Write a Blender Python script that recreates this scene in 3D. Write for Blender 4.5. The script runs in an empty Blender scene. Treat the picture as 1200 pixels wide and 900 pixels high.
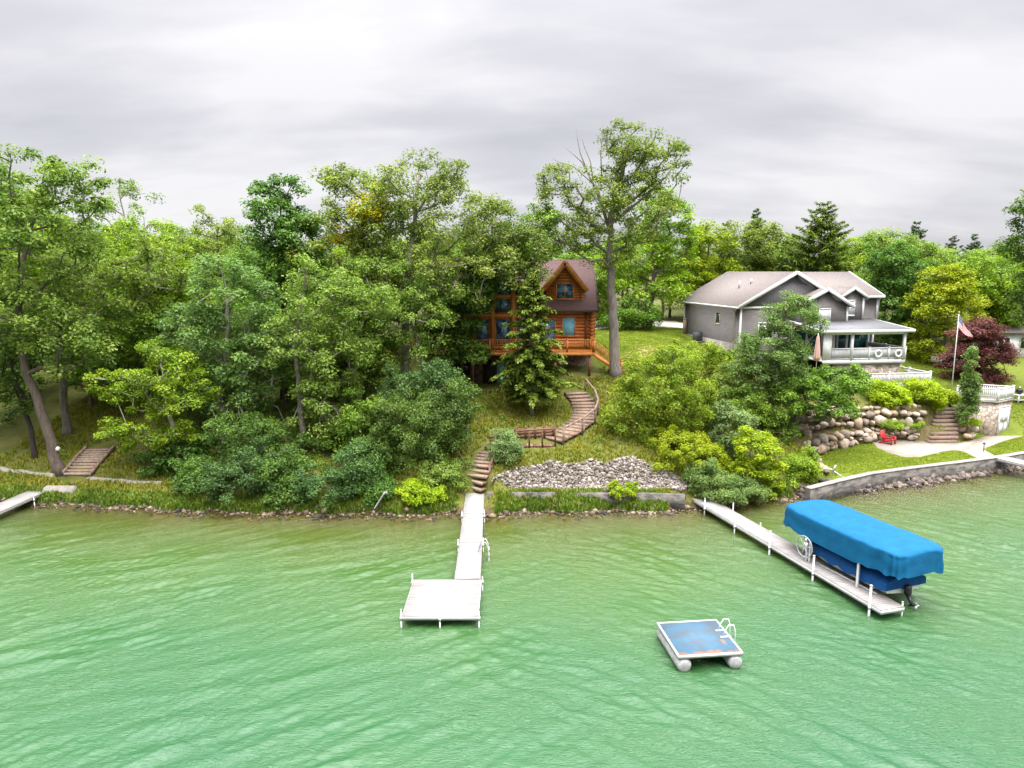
import bpy, bmesh, math
import numpy as np
from mathutils import Vector, Matrix

SC = bpy.context.scene
COL = SC.collection
R = math.radians
rng = np.random.default_rng(11)

# ------------------------------------------------------------------ camera model (photo is 1200 x 900)
CAM_H, FPX = 14.4, 832.0
PITCH = math.atan(132 / FPX)
CP, SP = math.cos(PITCH), math.sin(PITCH)

def ray(x, y):
    a, b = (x - 600) / FPX, (450 - y) / FPX
    return a, CP + b * SP, -SP + b * CP
def P(x, y, Y):
    d = ray(x, y); t = Y / d[1]
    return Vector((d[0] * t, Y, CAM_H + d[2] * t))
def PZ(x, y, z):
    d = ray(x, y); t = (z - CAM_H) / d[2]
    return Vector((d[0] * t, d[1] * t, z))
def ZC(Y, z): return Y * CP + (CAM_H - z) * SP
def XP(x, Y, z=6.0): return (x - 600) / FPX * ZC(Y, z)

# ------------------------------------------------------------------ materials
MATS = {}
def newmat(name):
    m = bpy.data.materials.new(name); m.use_nodes = True
    nt = m.node_tree; nt.nodes.clear()
    return m, nt, nt.nodes, nt.links
def N(nt, t, **kw):
    n = nt.nodes.new(t)
    for k, v in kw.items():
        if k in n.inputs: n.inputs[k].default_value = v
        else: setattr(n, k, v)
    return n
def c4(c): return (c[0], c[1], c[2], 1.0)

def mk(name, col, col2=None, rough=.7, scale=4., stretch=(1, 1, 1), bump=0., bscale=30., metal=0., detail=5., bands=None, spec=.4, lo=.35, hi=.65):
    """principled with noise-mixed colour, optional noise bump and banding (axis, pitch, depth, profile)"""
    m, nt, nd, L = newmat(name)
    out = N(nt, 'ShaderNodeOutputMaterial'); b = N(nt, 'ShaderNodeBsdfPrincipled')
    b.inputs['Roughness'].default_value = rough; b.inputs['Metallic'].default_value = metal
    b.inputs['Specular IOR Level'].default_value = spec
    L.new(b.outputs[0], out.inputs[0])
    tc = N(nt, 'ShaderNodeTexCoord'); mp = N(nt, 'ShaderNodeMapping'); mp.inputs['Scale'].default_value = stretch
    L.new(tc.outputs['Object'], mp.inputs['Vector'])
    if col2 is None: col2 = tuple(c * .86 for c in col)
    nz = N(nt, 'ShaderNodeTexNoise'); nz.inputs['Scale'].default_value = scale; nz.inputs['Detail'].default_value = detail
    nz.inputs['Roughness'].default_value = .62
    L.new(mp.outputs[0], nz.inputs['Vector'])
    cr = N(nt, 'ShaderNodeValToRGB'); cr.color_ramp.elements[0].position = lo; cr.color_ramp.elements[1].position = hi
    cr.color_ramp.elements[0].color = c4(col2); cr.color_ramp.elements[1].color = c4(col)
    L.new(nz.outputs['Fac'], cr.inputs[0]); L.new(cr.outputs[0], b.inputs['Base Color'])
    last = None
    if bump:
        n2 = N(nt, 'ShaderNodeTexNoise'); n2.inputs['Scale'].default_value = bscale; n2.inputs['Detail'].default_value = 6
        L.new(mp.outputs[0], n2.inputs['Vector'])
        bp = N(nt, 'ShaderNodeBump'); bp.inputs['Strength'].default_value = bump; bp.inputs['Distance'].default_value = .05
        L.new(n2.outputs['Fac'], bp.inputs['Height']); last = bp
    if bands:
        ax, pitch, dist = bands
        sx = N(nt, 'ShaderNodeSeparateXYZ'); L.new(tc.outputs['Object'], sx.inputs[0])
        dv = N(nt, 'ShaderNodeMath', operation='DIVIDE'); dv.inputs[1].default_value = pitch
        L.new(sx.outputs[ax], dv.inputs[0])
        fr = N(nt, 'ShaderNodeMath', operation='FRACT'); L.new(dv.outputs[0], fr.inputs[0])
        pw = N(nt, 'ShaderNodeMath', operation='POWER'); pw.inputs[1].default_value = 6.; 
        L.new(fr.outputs[0], pw.inputs[0])
        iv = N(nt, 'ShaderNodeMath', operation='SUBTRACT'); iv.inputs[0].default_value = 1.; L.new(pw.outputs[0], iv.inputs[1])
        bp = N(nt, 'ShaderNodeBump'); bp.inputs['Strength'].default_value = 1.; bp.inputs['Distance'].default_value = dist
        L.new(iv.outputs[0], bp.inputs['Height'])
        if last: L.new(last.outputs[0], bp.inputs['Normal'])
        last = bp
    if last: L.new(last.outputs[0], b.inputs['Normal'])
    MATS[name] = m
    return m

def stone_mat(name, cols, mortar, scale, bump=.6, rough=.85):
    """rubble masonry: voronoi cells with their own colour, sunk mortar"""
    m, nt, nd, L = newmat(name)
    out = N(nt, 'ShaderNodeOutputMaterial'); b = N(nt, 'ShaderNodeBsdfPrincipled'); b.inputs['Roughness'].default_value = rough
    L.new(b.outputs[0], out.inputs[0])
    tc = N(nt, 'ShaderNodeTexCoord')
    wn = N(nt, 'ShaderNodeTexNoise'); wn.inputs['Scale'].default_value = 2.; L.new(tc.outputs['Object'], wn.inputs['Vector'])
    ad = N(nt, 'ShaderNodeMixRGB', blend_type='ADD'); ad.inputs[0].default_value = .12
    L.new(tc.outputs['Object'], ad.inputs[1]); L.new(wn.outputs['Color'], ad.inputs[2])
    v = N(nt, 'ShaderNodeTexVoronoi', feature='F1'); v.inputs['Scale'].default_value = scale
    v2 = N(nt, 'ShaderNodeTexVoronoi', feature='DISTANCE_TO_EDGE'); v2.inputs['Scale'].default_value = scale
    L.new(ad.outputs[0], v.inputs['Vector']); L.new(ad.outputs[0], v2.inputs['Vector'])
    sp = N(nt, 'ShaderNodeSeparateColor'); L.new(v.outputs['Color'], sp.inputs[0])
    cr = N(nt, 'ShaderNodeValToRGB'); cr.color_ramp.interpolation = 'LINEAR'
    el = cr.color_ramp.elements
    while len(el) < len(cols): el.new(.5)
    for i, c in enumerate(cols):
        el[i].position = i / (len(cols) - 1); el[i].color = c4(c)
    L.new(sp.outputs[0], cr.inputs[0])
    st = N(nt, 'ShaderNodeMapRange'); st.inputs['From Min'].default_value = .015; st.inputs['From Max'].default_value = .06
    L.new(v2.outputs['Distance'], st.inputs['Value'])
    mx = N(nt, 'ShaderNodeMixRGB'); mx.inputs[1].default_value = c4(mortar)
    L.new(st.outputs[0], mx.inputs[0]); L.new(cr.outputs[0], mx.inputs[2])
    n3 = N(nt, 'ShaderNodeTexNoise'); n3.inputs['Scale'].default_value = 14.; n3.inputs['Detail'].default_value = 5
    L.new(tc.outputs['Object'], n3.inputs['Vector'])
    mr = N(nt, 'ShaderNodeMapRange'); mr.inputs['To Min'].default_value = .65; mr.inputs['To Max'].default_value = 1.3
    L.new(n3.outputs['Fac'], mr.inputs['Value'])
    ml = N(nt, 'ShaderNodeMixRGB', blend_type='MULTIPLY'); ml.inputs[0].default_value = 1.
    L.new(mx.outputs[0], ml.inputs[1]); L.new(mr.outputs[0], ml.inputs[2]); L.new(ml.outputs[0], b.inputs['Base Color'])
    bp = N(nt, 'ShaderNodeBump'); bp.inputs['Strength'].default_value = bump; bp.inputs['Distance'].default_value = .06
    L.new(st.outputs[0], bp.inputs['Height']); L.new(bp.outputs[0], b.inputs['Normal'])
    MATS[name] = m
    return m

def attr_mat(name, cols, rough=.85, attr='tint', noise=.25, nscale=9., bump=.5):
    """colour picked per face by an attribute (rocks of mixed colour, timber boards)"""
    m, nt, nd, L = newmat(name)
    out = N(nt, 'ShaderNodeOutputMaterial'); b = N(nt, 'ShaderNodeBsdfPrincipled'); b.inputs['Roughness'].default_value = rough
    L.new(b.outputs[0], out.inputs[0])
    at = N(nt, 'ShaderNodeAttribute', attribute_name=attr)
    cr = N(nt, 'ShaderNodeValToRGB'); el = cr.color_ramp.elements
    while len(el) < len(cols): el.new(.5)
    for i, c in enumerate(cols):
        el[i].position = i / (len(cols) - 1); el[i].color = c4(c)
    oi = N(nt, 'ShaderNodeObjectInfo'); 
    L.new(at.outputs['Fac'], cr.inputs[0])
    tc = N(nt, 'ShaderNodeTexCoord'); nz = N(nt, 'ShaderNodeTexNoise'); nz.inputs['Scale'].default_value = nscale; nz.inputs['Detail'].default_value = 6
    L.new(tc.outputs['Object'], nz.inputs['Vector'])
    mr = N(nt, 'ShaderNodeMapRange'); mr.inputs['From Min'].default_value = .3; mr.inputs['From Max'].default_value = .7
    mr.inputs['To Min'].default_value = 1 - noise; mr.inputs['To Max'].default_value = 1 + noise
    L.new(nz.outputs['Fac'], mr.inputs['Value'])
    ml = N(nt, 'ShaderNodeMixRGB', blend_type='MULTIPLY'); ml.inputs[0].default_value = 1.
    L.new(cr.outputs[0], ml.inputs[1]); L.new(mr.outputs[0], ml.inputs[2]); L.new(ml.outputs[0], b.inputs['Base Color'])
    bp = N(nt, 'ShaderNodeBump'); bp.inputs['Strength'].default_value = bump; bp.inputs['Distance'].default_value = .03
    L.new(nz.outputs['Fac'], bp.inputs['Height']); L.new(bp.outputs[0], b.inputs['Normal'])
    MATS[name] = m
    return m

def leaf_mat(name, cols, trans=.35, hue=.012, val=.10):
    m, nt, nd, L = newmat(name)
    out = N(nt, 'ShaderNodeOutputMaterial')
    at = N(nt, 'ShaderNodeAttribute', attribute_name='tint')
    cr = N(nt, 'ShaderNodeValToRGB'); el = cr.color_ramp.elements
    while len(el) < len(cols): el.new(.5)
    for i, c in enumerate(cols):
        el[i].position = i / (len(cols) - 1); el[i].color = c4(c)
    L.new(at.outputs['Fac'], cr.inputs[0])
    oi = N(nt, 'ShaderNodeObjectInfo')
    hs = N(nt, 'ShaderNodeHueSaturation'); hs.inputs['Saturation'].default_value = 1.03
    m1 = N(nt, 'ShaderNodeMapRange'); m1.inputs['To Min'].default_value = .5 - hue; m1.inputs['To Max'].default_value = .5 + hue
    m2 = N(nt, 'ShaderNodeMapRange'); m2.inputs['To Min'].default_value = 1 - val; m2.inputs['To Max'].default_value = 1 + val
    L.new(oi.outputs['Random'], m1.inputs['Value']); L.new(oi.outputs['Random'], m2.inputs['Value'])
    L.new(m1.outputs[0], hs.inputs['Hue']); L.new(m2.outputs[0], hs.inputs['Value']); L.new(cr.outputs[0], hs.inputs['Color'])
    df = N(nt, 'ShaderNodeBsdfDiffuse'); tr = N(nt, 'ShaderNodeBsdfTranslucent'); gl = N(nt, 'ShaderNodeBsdfGlossy')
    gl.inputs['Roughness'].default_value = .45; gl.inputs['Color'].default_value = (.8, .85, .8, 1)
    L.new(hs.outputs[0], df.inputs['Color'])
    ty = N(nt, 'ShaderNodeMixRGB', blend_type='MULTIPLY'); ty.inputs[0].default_value = 1.; ty.inputs[2].default_value = (1.08, 1.22, .6, 1)
    L.new(hs.outputs[0], ty.inputs[1]); L.new(ty.outputs[0], tr.inputs['Color'])
    a = N(nt, 'ShaderNodeMixShader'); a.inputs[0].default_value = trans
    L.new(df.outputs[0], a.inputs[1]); L.new(tr.outputs[0], a.inputs[2])
    b = N(nt, 'ShaderNodeMixShader'); b.inputs[0].default_value = .02
    L.new(a.outputs[0], b.inputs[1]); L.new(gl.outputs[0], b.inputs[2])
    L.new(b.outputs[0], out.inputs[0])
    MATS[name] = m
    return m

# ------------------------------------------------------------------ mesh builder
class MB:
    def __init__(s): s.v = []; s.f = []; s.n = 0; s.t = []; s.q = []; s.qt = []
    def add(s, verts, faces, tint=.5):
        verts = np.asarray(verts, float).reshape(-1, 3)
        o = s.n; s.v.append(verts); s.n += len(verts)
        for f in faces: s.f.append([i + o for i in f]); s.t.append(tint)
        return s
    def quads(s, q, tint):                        # q: (n,4,3)
        q = np.asarray(q, float); n = len(q)
        idx = (np.arange(n * 4) + s.n).reshape(n, 4)
        s.v.append(q.reshape(-1, 3)); s.n += n * 4; s.q.append(idx); s.qt.append(np.broadcast_to(tint, (n,)))
        return s
    def tris_block(s, verts, tris, tint):         # verts (n,k,3), tris (m,3): many copies of one topology
        n, k = verts.shape[:2]
        idx = (tris[None, :, :] + (np.arange(n) * k)[:, None, None] + s.n)
        s.v.append(verts.reshape(-1, 3)); s.n += n * k
        s.q.append(idx.reshape(-1, 3)); s.qt.append(np.repeat(np.broadcast_to(tint, (n,)), len(tris)))
        return s
    def box(s, c, d, rz=0., M=None, tint=.5):
        x, y, z = d[0] / 2, d[1] / 2, d[2] / 2
        v = np.array([(-x,-y,-z),(x,-y,-z),(x,y,-z),(-x,y,-z),(-x,-y,z),(x,-y,z),(x,y,z),(-x,y,z)])
        if M is not None: v = v @ np.array(M).T
        if rz:
            a, b = math.cos(rz), math.sin(rz); v = v @ np.array([(a, b, 0), (-b, a, 0), (0, 0, 1)])
        return s.add(v + np.array(c), [(0,3,2,1),(4,5,6,7),(0,1,5,4),(1,2,6,5),(2,3,7,6),(3,0,4,7)], tint)
    def span(s, a, b, tint=.5):                   # box by two corners
        a, b = np.array(a, float), np.array(b, float)
        return s.box((a + b) / 2, abs(b - a), tint=tint)
    def beam(s, a, b, w, h, up=(0, 0, 1), tint=.5):   # rectangular bar from a to b
        a, b = Vector(a), Vector(b); d = (b - a); l = d.length; d.normalize()
        u = Vector(up); sd = d.cross(u)
        if sd.length < 1e-4: sd = d.cross(Vector((1, 0, 0)))
        sd.normalize(); u = sd.cross(d)
        v = [a + sd * (i * w / 2) + u * (j * h / 2) + d * (k * l) for k in (0, 1) for (i, j) in ((-1,-1),(1,-1),(1,1),(-1,1))]
        return s.add([tuple(p) for p in v], [(0,1,2,3),(7,6,5,4),(0,4,5,1),(1,5,6,2),(2,6,7,3),(3,7,4,0)], tint)
    def tube(s, pts, r, n=8, caps=True, tint=.5):
        pts = [Vector(p) for p in pts]; r = [r] * len(pts) if np.isscalar(r) else list(r)
        V = []; prev = None
        for i, p in enumerate(pts):
            d = (pts[min(i + 1, len(pts) - 1)] - pts[max(i - 1, 0)]).normalized()
            if prev is None: u = d.orthogonal().normalized()
            else:
                u = prev - d * prev.dot(d)
                u = u.normalized() if u.length > 1e-5 else d.orthogonal().normalized()
            prev = u; w = d.cross(u)
            for k in range(n):
                a = 2 * math.pi * k / n
                V.append(tuple(p + (u * math.cos(a) + w * math.sin(a)) * r[i]))
        F = []
        for i in range(len(pts) - 1):
            for k in range(n):
                F.append((i * n + k, i * n + (k + 1) % n, (i + 1) * n + (k + 1) % n, (i + 1) * n + k))
        if caps: F.append(tuple(range(n))[::-1]); F.append(tuple((len(pts) - 1) * n + k for k in range(n)))
        return s.add(V, F, tint)
    def prism(s, poly, off, tint=.5):             # polygon (3-D points) extruded by vector off
        n = len(poly); off = np.array(off); a = np.array(poly, float)
        F = [tuple(range(n))[::-1], tuple(range(n, 2 * n))] + [(i, (i + 1) % n, n + (i + 1) % n, n + i) for i in range(n)]
        return s.add(np.vstack([a, a + off]), F, tint)
    def lathe(s, prof, c=(0, 0, 0), n=16, tint=.5):
        V = []; F = []
        for r, z in prof:
            for k in range(n):
                a = 2 * math.pi * k / n; V.append((c[0] + r * math.cos(a), c[1] + r * math.sin(a), c[2] + z))
        m = len(prof)
        for i in range(m - 1):
            for k in range(n): F.append((i * n + k, i * n + (k + 1) % n, (i + 1) * n + (k + 1) % n, (i + 1) * n + k))
        F.append(tuple(range(n))[::-1]); F.append(tuple((m - 1) * n + k for k in range(n)))
        return s.add(V, F, tint)
    def grid(s, V, tint=.5, closed=False):        # V: (a,b,3)
        V = np.asarray(V, float); a, b = V.shape[:2]
        i, j = np.meshgrid(np.arange(a - 1), np.arange(b if closed else b - 1), indexing='ij')
        j2 = (j + 1) % b
        q = np.stack([i * b + j, (i + 1) * b + j, (i + 1) * b + j2, i * b + j2], -1).reshape(-1, 4) + s.n
        s.v.append(V.reshape(-1, 3)); s.n += a * b; s.q.append(q); s.qt.append(np.full(len(q), tint))
        return s
    def mesh(s, name, mat, smooth=False):
        me = bpy.data.meshes.new(name)
        V = np.vstack(s.v) if s.v else np.zeros((0, 3))
        loops = [np.array([i for f in s.f for i in f], np.int64)]; sizes = [np.array([len(f) for f in s.f], np.int64)]
        tint = [np.array(s.t, float)]
        for q, t in zip(s.q, s.qt):
            loops.append(q.reshape(-1)); sizes.append(np.full(len(q), q.shape[1])); tint.append(np.asarray(t, float))
        loops = np.concatenate(loops); sizes = np.concatenate(sizes); tint = np.concatenate(tint)
        me.vertices.add(len(V)); me.vertices.foreach_set('co', V.astype(np.float32).ravel())
        me.loops.add(len(loops)); me.loops.foreach_set('vertex_index', loops.astype(np.int32))
        me.polygons.add(len(sizes)); st = np.concatenate([[0], np.cumsum(sizes)[:-1]]) if len(sizes) else np.zeros(0)
        me.polygons.foreach_set('loop_start', st.astype(np.int32))
        at = me.attributes.new('tint', 'FLOAT', 'FACE'); at.data.foreach_set('value', tint.astype(np.float32))
        me.update(calc_edges=True)
        if smooth: me.polygons.foreach_set('use_smooth', np.ones(len(sizes), bool))
        me.materials.append(mat)
        return me
    def build(s, name, mat, parent=None, smooth=False, label=None):
        o = bpy.data.objects.new(name, s.mesh(name, mat, smooth)); COL.objects.link(o)
        if parent is not None: o.parent = parent
        if label: o['label'] = label
        return o

def thing(name, label, cat, loc=(0, 0, 0), rz=0., group=None):
    o = bpy.data.objects.new(name, None); COL.objects.link(o)
    o.empty_display_size = .3; o.location = loc; o.rotation_euler = (0, 0, rz)
    return tag(o, label, cat, group)
def tag(o, label, cat, group=None):
    o['label'] = label; o['category'] = cat
    if group: o['group'] = group
    return o
def setting(o, kind='structure', label=None):
    o['kind'] = kind
    if label: o['label'] = label
    return o
def copy_tree(o, parent=None):
    c = o.copy(); COL.objects.link(c)
    if parent is not None: c.parent = parent
    for ch in list(o.children): copy_tree(ch, c)
    return c

def vnoise(p, seed=0, oct=4):
    """cheap smooth noise from summed sines, p: (...,3) or (...,2)"""
    r = np.random.default_rng(seed); p = np.asarray(p, float); out = np.zeros(p.shape[:-1]); a = 1.; f = 1.; tot = 0
    for k in range(oct):
        for j in range(3):
            d = r.normal(size=p.shape[-1]); d /= np.linalg.norm(d)
            out += a * np.sin(f * (p @ d) * 2.2 + r.uniform(0, 6.28)) / 3
        tot += a * .58; a *= .55; f *= 2.03
    return out / tot

# ------------------------------------------------------------------ terrain height
_sh = [(-700, 560), (-200, 578), (0, 587), (60, 590), (130, 593), (230, 600), (300, 601), (450, 603), (560, 602), (700, 600), (800, 598),
       (860, 591), (900, 586), (960, 578), (1010, 574), (1080, 566), (1140, 556), (1200, 548), (1320, 533), (1500, 520)]
_sp = np.array([PZ(x, y, 0.)[:2] for x, y in _sh])
def Ys(X): 
    X = np.asarray(X, float)
    return np.interp(X, _sp[:, 0], _sp[:, 1]) + .22 * np.sin(X * 1.3) * np.exp(-((X - 0) / 60) ** 2) + .12 * np.sin(X * 3.1 + 1)
NOTCH = PZ(557, 574.5, .5).x
BED = ([-120, -40, -25, -15, -8, -3, -1], [-9, -6, -4.2, -2.6, -1.35, -.6, -.25])
_st = {
 -80: ([0, .18, 1.2, 3.2, 3.9, 9, 14, 22, 34, 60, 120, 400], [0, .27, .55, .8, 1.2, 2.4, 3.4, 5, 6.6, 8, 9, 10]),
 -21: ([0, .18, 1.2, 3.2, 3.9, 9, 14, 22, 34, 60, 120, 400], [0, .27, .55, .8, 1.2, 2.5, 3.6, 5.2, 7, 8.2, 9, 10]),
 -15: ([0, .18, 2, 4, 9, 13, 17, 20, 24, 35, 60, 120, 400], [0, .28, 1, 1.8, 3.3, 4.3, 5.0, 5.6, 6.8, 8, 8.5, 9, 10]),
 -8:  ([0, .2, 1.1, 2, 3.8, 9, 12.5, 16.5, 20, 25, 35, 60, 120, 400], [0, .28, .95, 1.02, 1.9, 3.2, 3.9, 4.4, 4.5, 7.6, 8.2, 8.6, 9, 10]),
 2.2: ([0, .2, 1.0, 2, 3.8, 8.2, 10.5, 13, 16.5, 20, 25, 35, 60, 120, 400], [0, .28, .9, 1.02, 2.1, 3.2, 3.6, 4.1, 4.5, 4.7, 7.6, 8.2, 8.5, 9, 10]),
 5:   ([0, .2, 1.0, 2, 3.8, 8.2, 10.5, 12.6, 14.5, 17, 20, 24, 35, 60, 120, 400], [0, .28, .9, 1.02, 2.2, 3.3, 3.75, 4.2, 4.8, 5.7, 6.4, 7.2, 8.15, 8.4, 9, 10]),
 13:  ([0, .2, 1.0, 2, 3.8, 9, 12.5, 16.5, 20, 24, 35, 60, 120, 400], [0, .28, .9, 1.05, 2.1, 3.5, 4.7, 5.9, 6.7, 7.4, 8.15, 8.4, 9, 10]),
 18:  ([0, .5, 1.5, 4, 8, 12, 16, 20, 24, 35, 60, 120, 400], [0, .6, 1.0, 1.9, 3.0, 4.1, 5.2, 6.1, 6.9, 8, 8.4, 9, 10]),
 20.8:([0, .5, 1.5, 5, 9, 12, 16, 21, 28, 36, 60, 120, 400], [0, .6, .95, 1.7, 2.6, 3.5, 4.7, 6.1, 7.3, 7.9, 8.4, 9, 10]),
}
_w1 = np.array([PZ(x, y, 1.0)[:2] for x, y in [(950, 534), (965, 528), (1000, 521), (1035, 514), (1075, 517), (1100, 519), (1125, 516), (1160, 509)]])
_w2 = np.array([PZ(x, y, 2.15)[:2] for x, y in [(930, 507), (965, 503), (1000, 500), (1050, 498), (1095, 497), (1130, 494), (1160, 493)]])
def Yw1(X): return np.interp(X, _w1[:, 0], _w1[:, 1])
def Yw2(X): return np.interp(X, _w2[:, 0], _w2[:, 1])
def zt(X, Y):
    X = np.asarray(X, float); Y = np.asarray(Y, float); X, Y = np.broadcast_arrays(X, Y)
    s = Y - Ys(X); ks = sorted(_st); Z = []
    for k in ks:
        a, b = _st[k]; Z.append(np.interp(s, BED[0] + a, BED[1] + b))
    Z = np.array(Z); kx = np.array(ks, float); xc = np.clip(X, kx[0], kx[-1])
    i = np.clip(np.searchsorted(kx, xc) - 1, 0, len(kx) - 2)
    t = (xc - kx[i]) / (kx[i + 1] - kx[i]); t = t * t * (3 - 2 * t)
    z = np.take_along_axis(Z, i[None], 0)[0] * (1 - t) + np.take_along_axis(Z, i[None] + 1, 0)[0] * t
    z = z + .07 * vnoise(np.stack([X * .5, Y * .5], -1), 3) * np.clip(s, 0, 1)
    # right-hand bench with its two boulder terraces
    y1, y2 = Yw1(X), Yw2(X)
    def stp(d, w): return np.clip(d / w, 0, 1)
    bench = np.where(s < .75, np.interp(s, BED[0] + [0, .4, .75], BED[1] + [0, .28, .42]), .96)
    up = np.interp(Y, [57, 60, 63, 66, 75, 84, 140, 400], [3.4, 4.4, 5.0, 6.1, 7.5, 8.1, 9, 10])
    zr = bench + stp(Y - y1 - .25, .4) * 1.1
    zr = np.where(Y > y2 + .25, 2.06 + stp(Y - y2 - .25, .4) * (np.maximum(up, 3.3) - 2.06), zr)
    lawn = np.where(s < .75, bench, np.interp(Y, [53, 57.2, 59.5, 62, 66, 80, 95, 140, 400], [.95, .97, 2.0, 3.0, 4.2, 6.6, 7.6, 9, 10]))
    tr = np.clip((X - 36.2) / 2.2, 0, 1); zr = zr * (1 - tr) + lawn * tr
    k = np.clip((X - 20.9) / 1.1, 0, 1); k = k * k * (3 - 2 * k)
    z = z * (1 - k) + zr * k
    nk = np.clip((1.25 - np.abs(X - NOTCH)) / .35, 0, 1) * np.clip((3.0 - s) / .5, 0, 1)
    return np.where(nk > 0, z * (1 - nk) + np.minimum(z, .40) * nk, z)
def zg(x, y): return float(zt(x, y))
def inpoly(X, Y, poly):
    ins = np.zeros(X.shape, bool); n = len(poly)
    for i in range(n):
        (x1, y1), (x2, y2) = poly[i][:2], poly[(i + 1) % n][:2]
        c = ((y1 > Y) != (y2 > Y)) & (X < (x2 - x1) * (Y - y1) / (y2 - y1 + 1e-12) + x1); ins ^= c
    return ins
def polydist(X, Y, poly):
    d = np.full(X.shape, 1e9); n = len(poly)
    for i in range(n):
        a = np.array(poly[i][:2]); b = np.array(poly[(i + 1) % n][:2]); ab = b - a
        t = np.clip(((X - a[0]) * ab[0] + (Y - a[1]) * ab[1]) / (ab @ ab + 1e-9), 0, 1)
        d = np.minimum(d, np.hypot(X - a[0] - t * ab[0], Y - a[1] - t * ab[1]))
    return np.where(inpoly(X, Y, poly), -d, d)

def G(x, y):
    """point where the sight line through a photo pixel meets the terrain"""
    d = np.array(ray(x, y)); t = np.linspace(15, 160, 1500) / d[1]
    pz = CAM_H + d[2] * t; hz = zt(d[0] * t, d[1] * t)
    i = int(np.argmax(pz < hz))
    if pz[i] >= hz[i]: i = len(t) - 1
    a, b = t[i - 1], t[i]
    for _ in range(12):
        m = (a + b) / 2
        if CAM_H + d[2] * m < zt(d[0] * m, d[1] * m): b = m
        else: a = m
    return Vector((d[0] * b, d[1] * b, float(zt(d[0] * b, d[1] * b))))

# ------------------------------------------------------------------ render settings, camera, sky, sun
SC.render.engine = 'CYCLES'
SC.view_settings.view_transform = 'Standard'; SC.view_settings.look = 'None'
SC.view_settings.exposure = 0.3; SC.view_settings.gamma = 1.0
cy = SC.cycles
cy.use_denoising = True
try:
    cy.denoiser = 'OPENIMAGEDENOISE'; cy.denoising_input_passes = 'RGB_ALBEDO_NORMAL'
except Exception: pass
cy.max_bounces = 6; cy.diffuse_bounces = 4; cy.glossy_bounces = 3; cy.transmission_bounces = 4; cy.transparent_max_bounces = 8
cy.caustics_reflective = False; cy.caustics_refractive = False
cam = bpy.data.cameras.new('camera'); cam.sensor_width = 36; cam.lens = 36 * FPX / 1200; cam.clip_end = 4000
co = bpy.data.objects.new('camera', cam); COL.objects.link(co)
co.location = (0, 0, CAM_H); co.rotation_euler = (math.pi / 2 - PITCH, 0, 0); SC.camera = co

SUN_EL, SUN_AZ = R(56), R(152)                     # azimuth clockwise from +Y (away from the camera): over the right shoulder
W = bpy.data.worlds.new('World'); SC.world = W; W.use_nodes = True
nt = W.node_tree; nt.nodes.clear(); L = nt.links
wo = N(nt, 'ShaderNodeOutputWorld'); bg = N(nt, 'ShaderNodeBackground')
sky = N(nt, 'ShaderNodeTexSky'); sky.sky_type = 'NISHITA'; sky.sun_disc = False; sky.sun_elevation = SUN_EL; sky.sun_rotation = SUN_AZ
tc = N(nt, 'ShaderNodeTexCoord'); sx = N(nt, 'ShaderNodeSeparateXYZ'); L.new(tc.outputs['Generated'], sx.inputs[0])
def M(op, a, b=None):
    n = N(nt, 'ShaderNodeMath', operation=op)
    for i, v in enumerate((a, b)):
        if v is None: continue
        if isinstance(v, (int, float)): n.inputs[i].default_value = v
        else: L.new(v, n.inputs[i])
    return n.outputs[0]
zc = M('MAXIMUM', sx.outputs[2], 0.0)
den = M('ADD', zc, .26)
u = M('DIVIDE', sx.outputs[0], den); v = M('DIVIDE', sx.outputs[1], den)
cb = N(nt, 'ShaderNodeCombineXYZ'); L.new(u, cb.inputs[0]); L.new(v, cb.inputs[1])
mp = N(nt, 'ShaderNodeMapping'); mp.inputs['Rotation'].default_value = (0, 0, R(-16)); mp.inputs['Scale'].default_value = (.62, 1.15, 1); mp.inputs['Location'].default_value = (3.3, 1.15, 0)
L.new(cb.outputs[0], mp.inputs[0])
n1 = N(nt, 'ShaderNodeTexNoise'); n1.inputs['Scale'].default_value = 1.0; n1.inputs['Detail'].default_value = 9; n1.inputs['Roughness'].default_value = .46; n1.inputs['Distortion'].default_value = .25
L.new(mp.outputs[0], n1.inputs['Vector'])
n2 = N(nt, 'ShaderNodeTexNoise'); n2.inputs['Scale'].default_value = 3.4; n2.inputs['Detail'].default_value = 6; n2.inputs['Roughness'].default_value = .5; n2.inputs['Distortion'].default_value = .3
mp2 = N(nt, 'ShaderNodeMapping'); mp2.inputs['Rotation'].default_value = (0, 0, R(12)); mp2.inputs['Scale'].default_value = (.55, 1.2, 1); L.new(cb.outputs[0], mp2.inputs[0]); L.new(mp2.outputs[0], n2.inputs['Vector'])
cmix = M('ADD', M('MULTIPLY', n1.outputs['Fac'], .74), M('MULTIPLY', n2.outputs['Fac'], .26))
cr = N(nt, 'ShaderNodeValToRGB'); e = cr.color_ramp.elements
e[0].position = .39; e[0].color = (.515, .515, .56, 1); e[1].position = .585; e[1].color = (.77, .76, .78, 1)
k = e.new(.48); k.color = (.61, .605, .64, 1)
L.new(cmix, cr.inputs[0])
# overcast gain, with the zenith boosted well past a natural sky to brighten the ground
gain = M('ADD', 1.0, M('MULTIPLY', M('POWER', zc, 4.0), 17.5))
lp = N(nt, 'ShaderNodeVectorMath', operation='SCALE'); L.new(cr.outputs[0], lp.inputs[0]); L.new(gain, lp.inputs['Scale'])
sk = N(nt, 'ShaderNodeVectorMath', operation='SCALE'); L.new(sky.outputs[0], sk.inputs[0]); sk.inputs['Scale'].default_value = .1
mx = N(nt, 'ShaderNodeMixRGB'); mx.inputs[0].default_value = .94; L.new(sk.outputs[0], mx.inputs[1]); L.new(lp.outputs[0], mx.inputs[2])
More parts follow.
